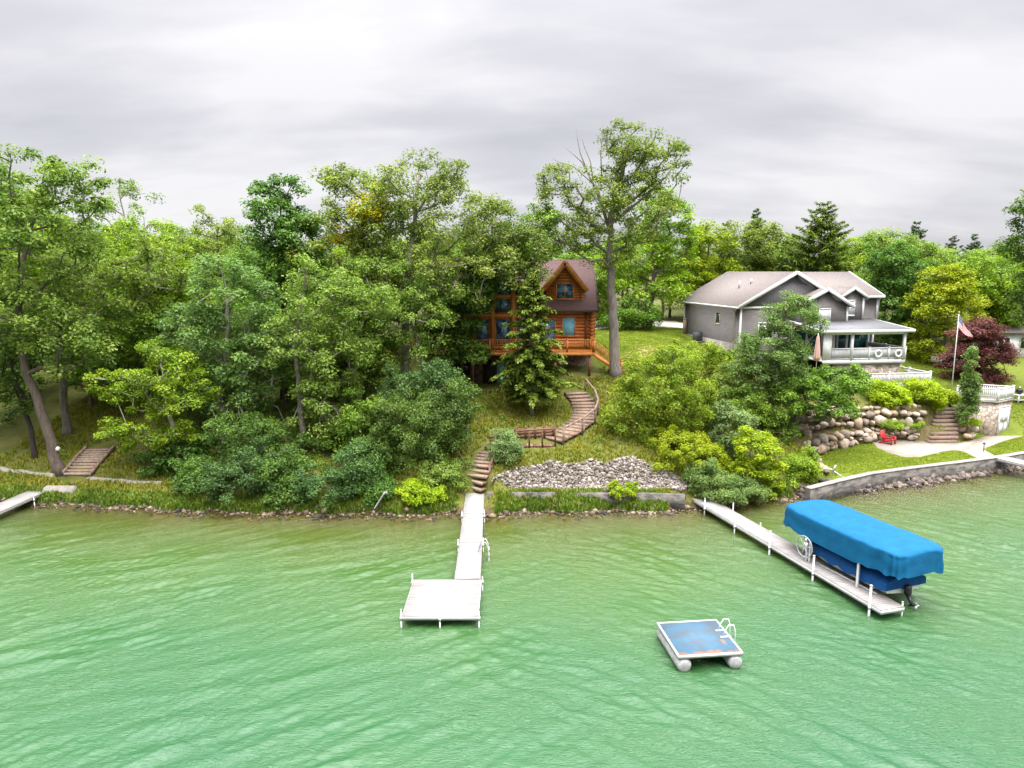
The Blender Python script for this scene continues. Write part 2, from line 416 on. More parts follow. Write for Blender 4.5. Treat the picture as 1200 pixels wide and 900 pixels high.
# the colour above is already scaled for strength 1; the Nishita part carries 0.1
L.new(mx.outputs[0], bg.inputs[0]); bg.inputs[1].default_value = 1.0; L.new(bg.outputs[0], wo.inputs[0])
sl = bpy.data.lights.new('sun', 'SUN'); sl.energy = 1.5; sl.angle = R(14); sl.color = (1, .95, .87)
so = bpy.data.objects.new('sun', sl); COL.objects.link(so)
sd = Vector((math.sin(SUN_AZ) * math.cos(SUN_EL), math.cos(SUN_AZ) * math.cos(SUN_EL), math.sin(SUN_EL)))
so.rotation_euler = sd.to_track_quat('Z', 'Y').to_euler(); so.location = (0, -20, 60)

# ------------------------------------------------------------------ common materials
white_vinyl = mk('white_vinyl', (.74, .70, .67), (.66, .62, .59), .5, 3, bump=.05)
white_metal = mk('white_metal', (.52, .52, .515), (.42, .42, .415), .4, 6, metal=.15)
aluminium = mk('aluminium', (.62, .63, .64), (.5, .51, .52), .38, 8, metal=.7)
white_paint = mk('white_paint', (.68, .68, .675), (.60, .60, .60), .45, 3)
concrete = mk('concrete', (.30, .27, .235), (.19, .17, .148), .9, 2.2, bump=.35, bscale=25)
concrete_dark = mk('seawall_concrete', (.15, .135, .118), (.045, .041, .036), .9, 1.6, stretch=(1, 1, 2.2), bump=.4, bscale=18, lo=.38, hi=.62)
patio_m = mk('patio_concrete', (.33, .275, .225), (.25, .21, .17), .9, 1.3, bump=.15)
drive_m = mk('drive_gravel', (.42, .38, .34), (.34, .31, .28), .95, 3)
black_plastic = mk('black_plastic', (.02, .02, .022), (.012, .012, .014), .35, 5)
timber = attr_mat('timber_grey', [(.13, .085, .06), (.20, .14, .10), (.28, .215, .16)], .85, noise=.3, nscale=7)
timber_brown = attr_mat('timber_brown', [(.10, .045, .025), (.17, .085, .05), (.24, .14, .085)], .85, noise=.3, nscale=7)
rope_m = mk('dark_metal', (.05, .05, .055), None, .5, 5, metal=.5)

# ------------------------------------------------------------------ terrain sheet
def axis(segs):
    out = [segs[0][0]]
    for a, b, st in segs:
        n = max(1, int(round((b - a) / st))); out += list(np.linspace(a, b, n + 1)[1:])
    return np.array(out)
xs = axis([(-900, -200, 50), (-200, -60, 6), (-60, -34, 1.2), (-34, 48, .34), (48, 80, 2), (80, 220, 7), (220, 900, 50)])
yo = axis([(-160, -30, 8), (-30, -6, 1.2), (-6, -1, .35), (-1, .6, .13), (.6, 24, .25), (24, 46, .6), (46, 110, 3), (110, 300, 10), (300, 1500, 60)])
XX = np.repeat(xs[:, None], len(yo), 1); YY = Ys(XX) + yo[None, :]
ZZ = zt(XX, YY)
far = np.clip((YY - 200) / 600, 0, 1); ZZ = ZZ + far * 3 
poly_up = [G(x, y)[:2] for x, y in [(690, 386), (760, 382), (808, 386), (850, 402), (868, 412), (845, 412), (800, 402), (760, 412), (735, 425), (720, 432), (700, 428)]]
poly_dry = [G(x, y)[:2] for x, y in [(735, 412), (770, 402), (815, 404), (835, 409), (800, 420), (768, 424), (742, 424)]]
poly_bench = [PZ(x, y, .96)[:2] for x, y in [(958, 578), (950, 534), (985, 523), (1240, 505), (1260, 545), (1200, 549), (1090, 560), (1010, 572)]]
poly_right = [(38.5, 54), (62, 50), (62, 75), (37, 75), (36, 62)]
lawn = np.clip(.5 - polydist(XX, YY, poly_up) / 1.5, 0, 1)
lawn = np.maximum(lawn, np.clip(.5 - polydist(XX, YY, poly_bench) / .4, 0, 1))
lawn = np.maximum(lawn, .75 * np.clip(.5 - polydist(XX, YY, poly_right) / 1.5, 0, 1))
dry = np.clip(.5 - polydist(XX, YY, poly_dry) / 1.6 + .35 * vnoise(np.stack([XX, YY], -1), 9), 0, 1)
s_ = YY - Ys(XX)
wood = np.clip((XX + 6) / -4, 0, 1) * np.clip((XX + 28) / 3, 0, 1) * np.clip((s_ - 2.5) / 2, 0, 1)
wood = np.maximum(wood, np.clip((s_ - 46) / 4, 0, 1))
soil = np.clip(1.2 - np.abs(s_ - .05) / .3, 0, 1)
Zs1 = np.where((XX > 20.8) & (XX < 36.5), np.clip(1 - np.abs(YY - Yw2(XX) + .1) / .9, 0, 1), 0)
Zs2 = np.where((XX > 20.8) & (XX < 36.5) & (YY > Yw1(XX)) & (YY < Yw2(XX) + .3), .8, 0)
soil = np.maximum(soil, np.maximum(Zs1, Zs2))
mb = MB(); mb.grid(np.stack([XX, YY, ZZ], -1))
gm, gt, gd, GL = newmat('ground_cover')
def gnode():
    nt_ = gt
    out = N(nt_, 'ShaderNodeOutputMaterial'); b = N(nt_, 'ShaderNodeBsdfPrincipled'); b.inputs['Roughness'].default_value = .95; b.inputs['Specular IOR Level'].default_value = .15
    GL.new(b.outputs[0], out.inputs[0])
    tc_ = N(nt_, 'ShaderNodeTexCoord')
    def noise(sc, det=5, ro=.6):
        n = N(nt_, 'ShaderNodeTexNoise'); n.inputs['Scale'].default_value = sc; n.inputs['Detail'].default_value = det; n.inputs['Roughness'].default_value = ro
        GL.new(tc_.outputs['Object'], n.inputs['Vector']); return n.outputs['Fac']
    def ramp(f, cols, lo=.3, hi=.7):
        c = N(nt_, 'ShaderNodeValToRGB'); el = c.color_ramp.elements
        while len(el) < len(cols): el.new(.5)
        for i, q in enumerate(cols): el[i].position = lo + (hi - lo) * i / (len(cols) - 1); el[i].color = c4(q)
        GL.new(f, c.inputs[0]); return c.outputs[0]
    def mix(f, a, b_):
        m = N(nt_, 'ShaderNodeMixRGB'); GL.new(f, m.inputs[0]); GL.new(a, m.inputs[1]); GL.new(b_, m.inputs[2]); return m.outputs[0]
    def att(n):
        a = N(nt_, 'ShaderNodeAttribute', attribute_name=n); return a.outputs['Fac']
    rough = ramp(noise(.7, 8, .7), [(.055, .062, .016), (.095, .105, .022), (.14, .115, .04)])
    lawn_ = ramp(noise(1.6, 9, .78), [(.085, .125, .016), (.125, .165, .02), (.165, .185, .03)])
    dry_ = ramp(noise(2., 8, .7), [(.20, .20, .05), (.34, .26, .12)])
    wood_ = ramp(noise(1.2, 8, .7), [(.05, .05, .018), (.085, .10, .024), (.12, .10, .045)])
    soil_ = ramp(noise(3.5, 8, .7), [(.05, .033, .022), (.11, .075, .045), (.17, .12, .075)])
    bed_ = ramp(noise(2.2, 9, .75), [(.10, .075, .035), (.19, .15, .075), (.30, .25, .15)])
    c = mix(att('wood'), rough, wood_); c = mix(att('lawn'), c, lawn_); c = mix(att('dry'), c, dry_)
    c = mix(att('soil'), c, soil_); c = mix(att('bed'), c, bed_)
    GL.new(c, b.inputs['Base Color'])
    bp = N(nt_, 'ShaderNodeBump'); bp.inputs['Strength'].default_value = .5; bp.inputs['Distance'].default_value = .12
    GL.new(noise(7, 8, .75), bp.inputs['Height']); GL.new(bp.outputs[0], b.inputs['Normal'])
gnode()
ground = setting(mb.build('hillside_ground', gm, smooth=True))
def pattr(o, name, arr):
    a = o.data.attributes.new(name, 'FLOAT', 'POINT'); a.data.foreach_set('value', np.asarray(arr, np.float32).ravel())
for nme, arr in (('lawn', lawn), ('dry', dry * (lawn > .02)), ('wood', wood), ('soil', soil), ('bed', np.clip(-s_ / .4, 0, 1))): pattr(ground, nme, arr)

# ------------------------------------------------------------------ lake: one sheet of real waves
wx = axis([(-900, -200, 70), (-200, -60, 8), (-60, -36, .8), (-36, 44, .095), (44, 70, 1.), (70, 220, 9), (220, 900, 70)])
wy = axis([(-300, -20, 30), (-20, 15, 2.), (15, 36, .085), (36, 52, .12), (52, 62, 1.), (62, 600, 60)])
WX, WY = np.meshgrid(wx, wy, indexing='ij')
wz = np.zeros_like(WX); rw = np.random.default_rng(5)
fade = np.clip((WX + 38) / 6, 0, 1) * np.clip((46 - WX) / 6, 0, 1) * np.clip((WY - 12) / 4, 0, 1)
wA = np.clip((WX + 9 + 2.5 * vnoise(np.stack([WX * .1, WY * .1], -1), 77, 2)) / 16, 0, 1); wA = wA * wA * (3 - 2 * wA)
for i in range(84):
    right = i % 2 == 0
    lam = .27 * (6.2 ** (rw.random() ** 1.35)); th = (R(52) if right else R(122)) + rw.normal() * R(13) * (1.6 if lam < .6 else 1)
    k = 2 * math.pi / lam; amp = .0088 * lam ** .92 * rw.uniform(.5, 1.3)
    ph = k * (WX * math.cos(th) + WY * math.sin(th)) + rw.uniform(0, 6.28) + .5 * vnoise(np.stack([WX * .35, WY * .35], -1), 60 + i % 5, 2)
    env = np.clip(.5 + .75 * vnoise(np.stack([WX * .2, WY * .26], -1), 40 + i % 9, 3), .03, 1.6) * (.28 + .95 * (wA if right else 1 - wA))
    wz += amp * env * (np.exp(1.15 * np.sin(ph)) - 1.36) * .8
wz *= fade
shoal = np.clip((Ys(WX) - WY) / 5, .25, 1); wz *= shoal
dep = np.maximum(-zt(WX, WY), 0)
mb = MB(); mb.grid(np.stack([WX, WY, wz], -1))
wm, wt, _, WL = newmat('lake_water')
def wnode():
    out = N(wt, 'ShaderNodeOutputMaterial'); tc_ = N(wt, 'ShaderNodeTexCoord')
    at = N(wt, 'ShaderNodeAttribute', attribute_name='depth')
    nz = N(wt, 'ShaderNodeTexNoise'); nz.inputs['Scale'].default_value = .12; nz.inputs['Detail'].default_value = 4; WL.new(tc_.outputs['Object'], nz.inputs['Vector'])
    ma = N(wt, 'ShaderNodeMath', operation='MULTIPLY_ADD'); WL.new(nz.outputs['Fac'], ma.inputs[0]); ma.inputs[1].default_value = 1.1; ma.inputs[2].default_value = .45
    d2 = N(wt, 'ShaderNodeMath', operation='MULTIPLY'); WL.new(at.outputs['Fac'], d2.inputs[0]); WL.new(ma.outputs[0], d2.inputs[1])
    dv = N(wt, 'ShaderNodeMath', operation='DIVIDE'); WL.new(d2.outputs[0], dv.inputs[0]); dv.inputs[1].default_value = 4.5
    cr_ = N(wt, 'ShaderNodeValToRGB'); el = cr_.color_ramp.elements
    stops = [(0, (.062, .048, .012)), (.045, (.066, .068, .014)), (.11, (.066, .098, .018)), (.30, (.048, .102, .023)), (.62, (.027, .090, .028)), (1., (.021, .085, .033))]
    while len(el) < len(stops): el.new(.5)
    for q, (p_, c_) in zip(el, stops): q.position = p_; q.color = c4(c_)
    WL.new(dv.outputs[0], cr_.inputs[0])
    # turbidity: how much of the bed still shows
    ex = N(wt, 'ShaderNodeMath', operation='MULTIPLY'); WL.new(at.outputs['Fac'], ex.inputs[0]); ex.inputs[1].default_value = -1.8
    ep = N(wt, 'ShaderNodeMath', operation='EXPONENT'); WL.new(ex.outputs[0], ep.inputs[0])
    hs = []
    for sc_, st_, ro_, wgt in ((3.4, (.5, 1.4, 1), -34, .4), (3.9, (.5, 1.4, 1), 30, .4), (9., (.6, 1.3, 1), 4, .4)):
        mp_ = N(wt, 'ShaderNodeMapping'); mp_.inputs['Scale'].default_value = st_; mp_.inputs['Rotation'].default_value = (0, 0, R(ro_))
        n1_ = N(wt, 'ShaderNodeTexNoise'); n1_.inputs['Scale'].default_value = sc_; n1_.inputs['Detail'].default_value = 4; n1_.inputs['Roughness'].default_value = .55; n1_.inputs['Distortion'].default_value = .4
        WL.new(tc_.outputs['Object'], mp_.inputs[0]); WL.new(mp_.outputs[0], n1_.inputs['Vector'])
        # ridged, so that crests are sharp and troughs round
        a_ = N(wt, 'ShaderNodeMath', operation='SUBTRACT'); WL.new(n1_.outputs['Fac'], a_.inputs[0]); a_.inputs[1].default_value = .5
        b_ = N(wt, 'ShaderNodeMath', operation='ABSOLUTE'); WL.new(a_.outputs[0], b_.inputs[0])
        c_ = N(wt, 'ShaderNodeMath', operation='MULTIPLY'); WL.new(b_.outputs[0], c_.inputs[0]); c_.inputs[1].default_value = -wgt
        hs.append(c_.outputs[0])
    s1 = N(wt, 'ShaderNodeMath', operation='ADD'); WL.new(hs[0], s1.inputs[0]); WL.new(hs[1], s1.inputs[1])
    s2 = N(wt, 'ShaderNodeMath', operation='ADD'); WL.new(s1.outputs[0], s2.inputs[0]); WL.new(hs[2], s2.inputs[1])
    # gusts: some areas rougher than others
    gn = N(wt, 'ShaderNodeTexNoise'); gn.inputs['Scale'].default_value = .22; gn.inputs['Detail'].default_value = 5; WL.new(tc_.outputs['Object'], gn.inputs['Vector'])
    gr = N(wt, 'ShaderNodeMapRange'); gr.inputs['From Min'].default_value = .35; gr.inputs['From Max'].default_value = .65; gr.inputs['To Min'].default_value = .35; gr.inputs['To Max'].default_value = 1.
    WL.new(gn.outputs['Fac'], gr.inputs['Value'])
    bp = N(wt, 'ShaderNodeBump'); bp.inputs['Distance'].default_value = .26
    WL.new(gr.outputs[0], bp.inputs['Strength']); WL.new(s2.outputs[0], bp.inputs['Height'])
    df = N(wt, 'ShaderNodeBsdfDiffuse'); WL.new(cr_.outputs[0], df.inputs['Color'])
    tr = N(wt, 'ShaderNodeBsdfTransparent'); tr.inputs['Color'].default_value = (.80, .80, .52, 1)
    gl = N(wt, 'ShaderNodeBsdfGlossy'); gl.inputs['Roughness'].default_value = .05; WL.new(bp.outputs[0], gl.inputs['Normal'])
    fr = N(wt, 'ShaderNodeFresnel'); fr.inputs['IOR'].default_value = 1.5; WL.new(bp.outputs[0], fr.inputs['Normal'])
    a = N(wt, 'ShaderNodeMixShader'); WL.new(ep.outputs[0], a.inputs[0]); WL.new(df.outputs[0], a.inputs[1]); WL.new(tr.outputs[0], a.inputs[2])
    b = N(wt, 'ShaderNodeMixShader'); WL.new(fr.outputs[0], b.inputs[0]); WL.new(a.outputs[0], b.inputs[1]); WL.new(gl.outputs[0], b.inputs[2])
    WL.new(b.outputs[0], out.inputs[0])
wnode()
lake = setting(mb.build('lake_water', wm, smooth=True)); pattr(lake, 'depth', dep)

# ------------------------------------------------------------------ rocks
def ico(sub):
    bm = bmesh.new(); bmesh.ops.create_icosphere(bm, subdivisions=sub, radius=1.)
    v = np.array([x.co for x in bm.verts]); f = np.array([[q.index for q in p.verts] for p in bm.faces]); bm.free(); return v, f
ICO1, ICO2 = ico(1), ico(2)
def rocks(n, r, base=ICO1, flat=.75, cuts=9):
    """n angular stones of radius r (n,), returned as (n,k,3) about the origin"""
    v = np.repeat(base[0][None], n, 0)
    for c in range(cuts):
        d = r.normal(size=(n, 3)); d /= np.linalg.norm(d, axis=1, keepdims=True); off = r.uniform(.55, .92, (n, 1))
        h = np.einsum('nkj,nj->nk', v, d); ex = np.maximum(h - off, 0)
        v = v - ex[..., None] * d[:, None, :]
    s = np.stack([r.uniform(.85, 1.35, n), r.uniform(.75, 1.1, n), r.uniform(.6, 1., n) * flat / .75], 1)
    a = r.uniform(0, 6.28, n); ca, sa = np.cos(a), np.sin(a)
    v = v * s[:, None, :]
    return np.stack([v[..., 0] * ca[:, None] - v[..., 1] * sa[:, None], v[..., 0] * sa[:, None] + v[..., 1] * ca[:, None], v[..., 2]], -1)
rock_grey = attr_mat('field_stone', [(.13, .10, .08), (.25, .20, .155), (.37, .30, .225), (.34, .235, .155), (.45, .39, .32)], .9, noise=.3, nscale=5)
rubble_m = attr_mat('rubble_stone', [(.05, .038, .032), (.10, .08, .066), (.165, .138, .115), (.24, .205, .175), (.36, .32, .28)], .9, noise=.22, nscale=9)
shore_m = attr_mat('shore_stone', [(.02, .015, .011), (.045, .032, .02), (.085, .058, .033), (.15, .105, .06), (.25, .20, .14)], .8, noise=.3, nscale=8)
seastone_m = attr_mat('seawall_stone', [(.02, .016, .014), (.05, .037, .03), (.085, .062, .05), (.12, .09, .07), (.22, .18, .15)], .75, noise=.3, nscale=8)
def scatter_rocks(name, pts, rad, mat, seed, base=ICO1, sink=.25):
    r = np.random.default_rng(seed); n = len(pts); v = rocks(n, r, base) * rad[:, None, None]
    v = v + np.asarray(pts)[:, None, :] + np.array([0, 0, 1.]) * (rad * (.6 - sink))[:, None, None]
    mb = MB(); mb.tris_block(v, base[1], r.random(n))
    return setting(mb.build(name, mat), 'stuff')
# shoreline stones
r_ = np.random.default_rng(21); n = 2000
sxx = r_.uniform(-34, 40, n); so_ = r_.normal(-.12, .2, n) - .5 * (r_.random(n) > .82); keep = so_ > -1.7
sxx, so_ = sxx[keep], so_[keep]; syy = Ys(sxx) + so_; pz = zt(sxx, syy)
scatter_rocks('shoreline_stones', np.stack([sxx, syy, np.maximum(pz, -.12)], 1), r_.uniform(.05, .16, len(sxx)) * (1 + .6 * (r_.random(len(sxx)) > .9)), shore_m, 22)['label'] = 'brown stones along the waterline'
# riprap below the seawall
n = 620; sxx = r_.uniform(18.5, 42, n); syy = Ys(sxx) + r_.uniform(-.35, .5, n)
scatter_rocks('seawall_stones', np.stack([sxx, syy, np.maximum(zt(sxx, syy), -.05)], 1), r_.uniform(.12, .30, n), seastone_m, 23)['label'] = 'dark stones at the foot of the seawall'
# pale rubble slope between the two docks
poly_rub = [G(x, y)[:2] for x, y in [(572, 574), (586, 558), (604, 549), (625, 546), (645, 541), (662, 545), (690, 540), (712, 543), (742, 536), (760, 545), (775, 547), (800, 560), (815, 572), (800, 577), (700, 575), (620, 575)]]
n = 19000; xx = r_.uniform(-2.5, 12, n); yy = r_.uniform(41, 47, n); k = inpoly(xx, yy, poly_rub); xx, yy = xx[k], yy[k]
scatter_rocks('rubble_slope', np.stack([xx, yy, zt(xx, yy) + r_.uniform(-.02, .08, len(xx))], 1), r_.uniform(.045, .095, len(xx)) * (1 + .8 * (r_.random(len(xx)) > .88)), rubble_m, 24)['label'] = 'pale broken stone covering the slope above the low wall'

# ------------------------------------------------------------------ walls along the shore, patio, drive
def wall_strip(mb, pts, w, h, top, tint=.5):
    """a wall along a polyline of (x,y): top height top, depth h"""
    pts = [Vector((p[0], p[1], 0)) for p in pts]; A = []; B = []
    for i, p in enumerate(pts):
        d = (pts[min(i + 1, len(pts) - 1)] - pts[max(i - 1, 0)]).normalized(); nrm = Vector((-d.y, d.x, 0)) * w / 2
        A.append(p - nrm); B.append(p + nrm)
    tz = top if callable(top) else (lambda q: top)
    rows = []
    for a, b in zip(A, B):
        za = tz(a); rows.append([(a.x, a.y, za - h), (a.x, a.y, za), (b.x, b.y, za), (b.x, b.y, za - h)])
    mb.grid(np.array(rows), tint, closed=True)
    for q in (rows[0], rows[-1]): mb.add(q, [(0, 1, 2, 3)], tint)
    return mb
def fine(pts, n=6):
    out = []
    for a, b in zip(pts[:-1], pts[1:]):
        for i in range(n): out.append(Vector(a) * (1 - i / n) + Vector(b) * (i / n))
    return out + [Vector(pts[-1])]
sw = [PZ(x, y, .98) for x, y in [(948, 574), (985, 564.5), (1020, 556.5), (1070, 549.5), (1120, 543.5), (1170, 537), (1200, 532), (1300, 519)]]
mb = MB(); wall_strip(mb, fine([Vector((p.x, p.y + .2)) for p in sw]), .42, 1.5, .98)
swo = mb.build('seawall', concrete_dark); mb = MB(); wall_strip(mb, fine([Vector((p.x, p.y + .2)) for p in sw]), .46, .07, 1.055); mb.build('cap', concrete, swo)
tag(swo, 'stained grey concrete seawall edging the lawn of the right-hand property', 'wall')
cwp = [PZ(x, y, .98) for x, y in [(571, 577), (620, 577.5), (700, 578), (760, 578.5), (803, 580)]]
mb = MB(); wall_strip(mb, fine([Vector((p.x, p.y + .12)) for p in cwp]), .3, 1.2, .97)
tag(mb.build('low_shore_wall', concrete_dark), 'low concrete wall below the pale rubble slope', 'wall')
lw = [G(x, y) for x, y in [(-60, 540), (0, 548.5), (30, 553), (64, 559)]]
mb = MB(); wall_strip(mb, fine(lw), .3, .6, lambda q: zg(q.x, q.y) + .2)
tag(mb.build('lawn_curb', concrete), 'weathered concrete curb along the grass left of the timber steps', 'curb')
lw = [G(x, y) for x, y in [(104, 561), (130, 563), (160, 566), (190, 567)]]
mb = MB(); wall_strip(mb, fine(lw), .3, .6, lambda q: zg(q.x, q.y) + .16)
tag(mb.build('lawn_curb', concrete), 'broken pale concrete curb in the grass right of the timber steps', 'curb')
# patio
pp = [(1022, 517), (1060, 515), (1100, 518), (1125, 519), (1150, 513), (1166, 507), (1184, 504), (1196, 507), (1198, 511), (1182, 515), (1164, 521), (1152, 526), (1158, 530), (1168, 535), (1150, 539), (1140, 534), (1128, 528.5), (1117, 527), (1100, 530), (1080, 535), (1060, 535.5), (1040, 530), (1028, 524)]
pp = [PZ(x, y, .99) for x, y in pp]
mb = MB(); mb.prism([(p.x, p.y, .90) for p in pp], (0, 0, .10)); setting(mb.build('patio_path', patio_m))
# driveway at the top of the lawn
Q = [G(x, y) for x, y in [(690, 387), (724, 384), (775, 383.5), (812, 385)]]
rows = []
for p in fine(Q, 8):
    rows.append([(p.x, p.y + d_, zg(p.x, p.y + d_) + .05) for d_ in np.linspace(0, 9, 12)])
mb = MB(); mb.grid(np.array(rows)); setting(mb.build('driveway', drive_m, smooth=True))

# ================================================================== DOCKS
def boards_along(mb, p0, p1, w0, w1, z, th, bw, gap, across=True):
    """boards laid across a straight walkway from p0 to p1 (2-D), half widths w0,w1"""
    a = Vector((p0[0], p0[1], 0)); b = Vector((p1[0], p1[1], 0)); d = b - a; l = d.length; d.normalize(); s = Vector((d.y, -d.x, 0))
    n = int(l / (bw + gap)); st = l / n; r = np.random.default_rng(int(l * 100))
    ang = math.atan2(d.y, d.x)
    for i in range(n):
        c = a + d * ((i + .5) * st)
        hw = w0 + (w1 - w0) * (i + .5) / n
        mb.box((c.x, c.y, z - th / 2 + r.uniform(-.002, .002)), (st - gap, 2 * hw, th), ang, tint=r.random())
deck_vinyl = attr_mat('deck_vinyl', [(.235, .216, .20), (.265, .247, .231), (.29, .272, .255)], .55, noise=.11, nscale=1.6, bump=.1)
def pipe_post(parent, x, y, top, bot, r=.032, m=None, foot=True):
    m = m or white_metal
    mb = MB(); mb.tube([(x, y, bot), (x, y, top)], r, 8)
    mb.lathe([(r * 1.3, top - .02), (r * 1.3, top + .02), (.01, top + .035)], (x, y, 0), 8)
    o = mb.build('post', m, parent, smooth=False)
    mb = MB(); mb.box((x, y, .36), (.11, .11, .13)); mb.build('post_bracket', aluminium, o)
    return o

DZ = .5
def dz(x, y, z=DZ): return PZ(x, y, z)
# --- L-shaped dock
A_ = (dz(545.5, 574.5) + dz(568.5, 574.5)) / 2; wl = (dz(568.5, 574.5) - dz(545.5, 574.5)).length / 2
B_ = (dz(484, 679) + dz(563, 679)) / 2
ld = thing('l_shaped_dock', 'white L-shaped dock running straight out from the brown steps', 'dock', (A_.x, A_.y, 0))
def lp(v): return (v[0] - A_.x, v[1] - A_.y)
inner = dz(532, 678.5); outer_r = dz(563.5, 678.5)
mid_far = (inner + outer_r) / 2
mb = MB(); joint = 0
sec = [0, .335, .67, 1.]
for k in range(3):
    a = Vector((A_.x, A_.y, 0)).lerp(mid_far, sec[k]); b = Vector((A_.x, A_.y, 0)).lerp(mid_far, sec[k + 1] - .004)
    boards_along(mb, lp(a), lp(b), .58, .60, DZ, .03, .14, .008)
mb.build('walkway_deck', deck_vinyl, ld)
# platform
p1, p2, p3, p4 = dz(484, 679), dz(472, 721.5), dz(560.5, 721.5), dz(563.5, 679)
yb, yf = (p1.y + p4.y) / 2, (p2.y + p3.y) / 2; xl = (p1.x + p2.x) / 2; xr = (p3.x + p4.x) / 2
mb = MB(); nb = 22; r = np.random.default_rng(3)
for i in range(nb):
    y0 = yb + (yf - yb) * i / nb; y1 = yb + (yf - yb) * (i + 1) / nb
    mb.box(((xl + xr) / 2 - A_.x, (y0 + y1) / 2 - A_.y, DZ - .015 + r.uniform(-.002, .002)), (xr - xl, abs(y1 - y0) - .009, .03), tint=r.random())
mb.build('platform_deck', deck_vinyl, ld)
mb = MB()
for a, b in (((xl, yb), (xr, yb)), ((xl, yf), (xr, yf)), ((xl, yb), (xl, yf)), ((xr, yb), (xr, yf)), (((xl + xr) / 2, yb), ((xl + xr) / 2, yf))):
    mb.beam((*lp(a), DZ - .115), (*lp(b), DZ - .115), .05, .15)
for s_ in (-1, 1):
    mb.beam((s_ * .56, 0, DZ - .115), (mid_far.x - A_.x + s_ * .57, mid_far.y - A_.y, DZ - .115), .05, .15)
mb.build('frame', white_metal, ld)
for x, y, top in ((xl - .05, yb - .05, .76), (xl - .05, yf + .05, .72), (xr + .05, yf + .05, .62), ((xl + xr) / 2, yf - .04, .5), (xr + .05, yb, .6)):
    pipe_post(ld, x - A_.x, y - A_.y, top, -3)
for k, t in enumerate((.34, .67)):
    c = Vector((A_.x, A_.y, 0)).lerp(mid_far, t)
    for s_ in (-1, 1): pipe_post(ld, c.x - A_.x + s_ * .65, c.y - A_.y, .66 if s_ < 0 else .74, -2)
# folded swim ladder on the right edge
lx, ly = dz(566.5, 645, .5)[:2]; lx -= A_.x; ly -= A_.y
mb = MB()
for o_ in (-.22, .22):
    mb.tube([(lx - .25, ly + o_, .54), (lx - .05, ly + o_, 1.0), (lx + .12, ly + o_, 1.02), (lx + .24, ly + o_, .75), (lx + .27, ly + o_, -.5)], .024, 6)
for z in (.6, .3, 0, -.3): mb.beam((lx + .26, ly - .22, z), (lx + .26, ly + .22, z), .08, .03)
mb.build('ladder', white_metal, ld, smooth=True)

# --- long straight dock
Ls, Le = (dz(806, 581.5) + dz(827, 580)) / 2, (dz(1032, 715) + dz(1060, 711)) / 2
ldk = thing('straight_dock', 'long narrow white dock with pipe posts reaching out beside the blue boat lift', 'dock', (Ls.x, Ls.y, 0))
dv = Le - Ls; dl = dv.length; du = dv.normalized(); ds = Vector((du.y, -du.x, 0)); hw = .60
if ds.x > 0: ds = -ds                               # ds points to the photo's left side
mb = MB(); nsec = 5
for k in range(nsec):
    a = du * (dl * k / nsec); b = du * (dl * (k + 1) / nsec - .02)
    boards_along(mb, a[:2], b[:2], hw, hw, DZ, .03, .145, .008)
mb.build('deck', deck_vinyl, ldk)
mb = MB()
for s_ in (-1, 1): mb.beam(ds * (s_ * (hw - .03)) + Vector((0, 0, DZ - .12)), du * dl + ds * (s_ * (hw - .03)) + Vector((0, 0, DZ - .12)), .05, .16)
mb.beam(du * dl + ds * hw + Vector((0, 0, DZ - .12)), du * dl - ds * hw + Vector((0, 0, DZ - .12)), .05, .16)
mb.build('frame', white_metal, ldk)
for t, s_, top in ((.012, 1, .5), (.13, 1, 1.0), (.33, 1, 1.0), (.53, 1, 1.25), (.74, 1, 1.25), (.965, 1, 1.35), (.19, -1, .9), (.36, -1, .62), (.56, -1, .6), (.99, -1, .62)):
    p = du * (dl * t) + ds * (s_ * (hw + .06)); pipe_post(ldk, p.x, p.y, top, -3 if t > .25 else -1, .05 if s_ > 0 and t > .4 else .036)

# --- dock at the far left, dock at the right edge
def small_dock(label, pa, pb, w, z, n_post):
    a, b = Vector((*pa[:2], 0)), Vector((*pb[:2], 0))
    t = thing('plank_dock', label, 'dock', (a.x, a.y, 0)); d = b - a; l = d.length; d.normalize(); s = Vector((d.y, -d.x, 0))
    mb = MB(); boards_along(mb, (0, 0), (d * l)[:2], w, w, z, .04, .19, .01); mb.build('deck', deck_vinyl, t)
    mb = MB()
    for k in (-1, 1): mb.beam(s * (k * (w - .04)) + Vector((0, 0, z - .13)), d * l + s * (k * (w - .04)) + Vector((0, 0, z - .13)), .05, .15)
    mb.build('frame', white_metal, t)
    for i in range(n_post):
        for k in (-1, 1):
            p = d * (l * (i + .6) / n_post) + s * (k * (w + .04)); pipe_post(t, p.x, p.y, z - .05, -2.5)
    return t
a, b = dz(54.5, 570.5, .55), dz(-36, 610, .55)
dd = (b - a).normalized(); small_dock('pale plank dock cut off by the left edge of the photo', a, a + dd * 14, .62, .55, 4)
a = PZ(1178, 537, 1.02); b = PZ(1230, 549, 1.02)
dd = (b - a).normalized(); small_dock('short white dock laid on top of the seawall at the right edge', a - dd * .2, a + dd * 12, .62, 1.03, 3)

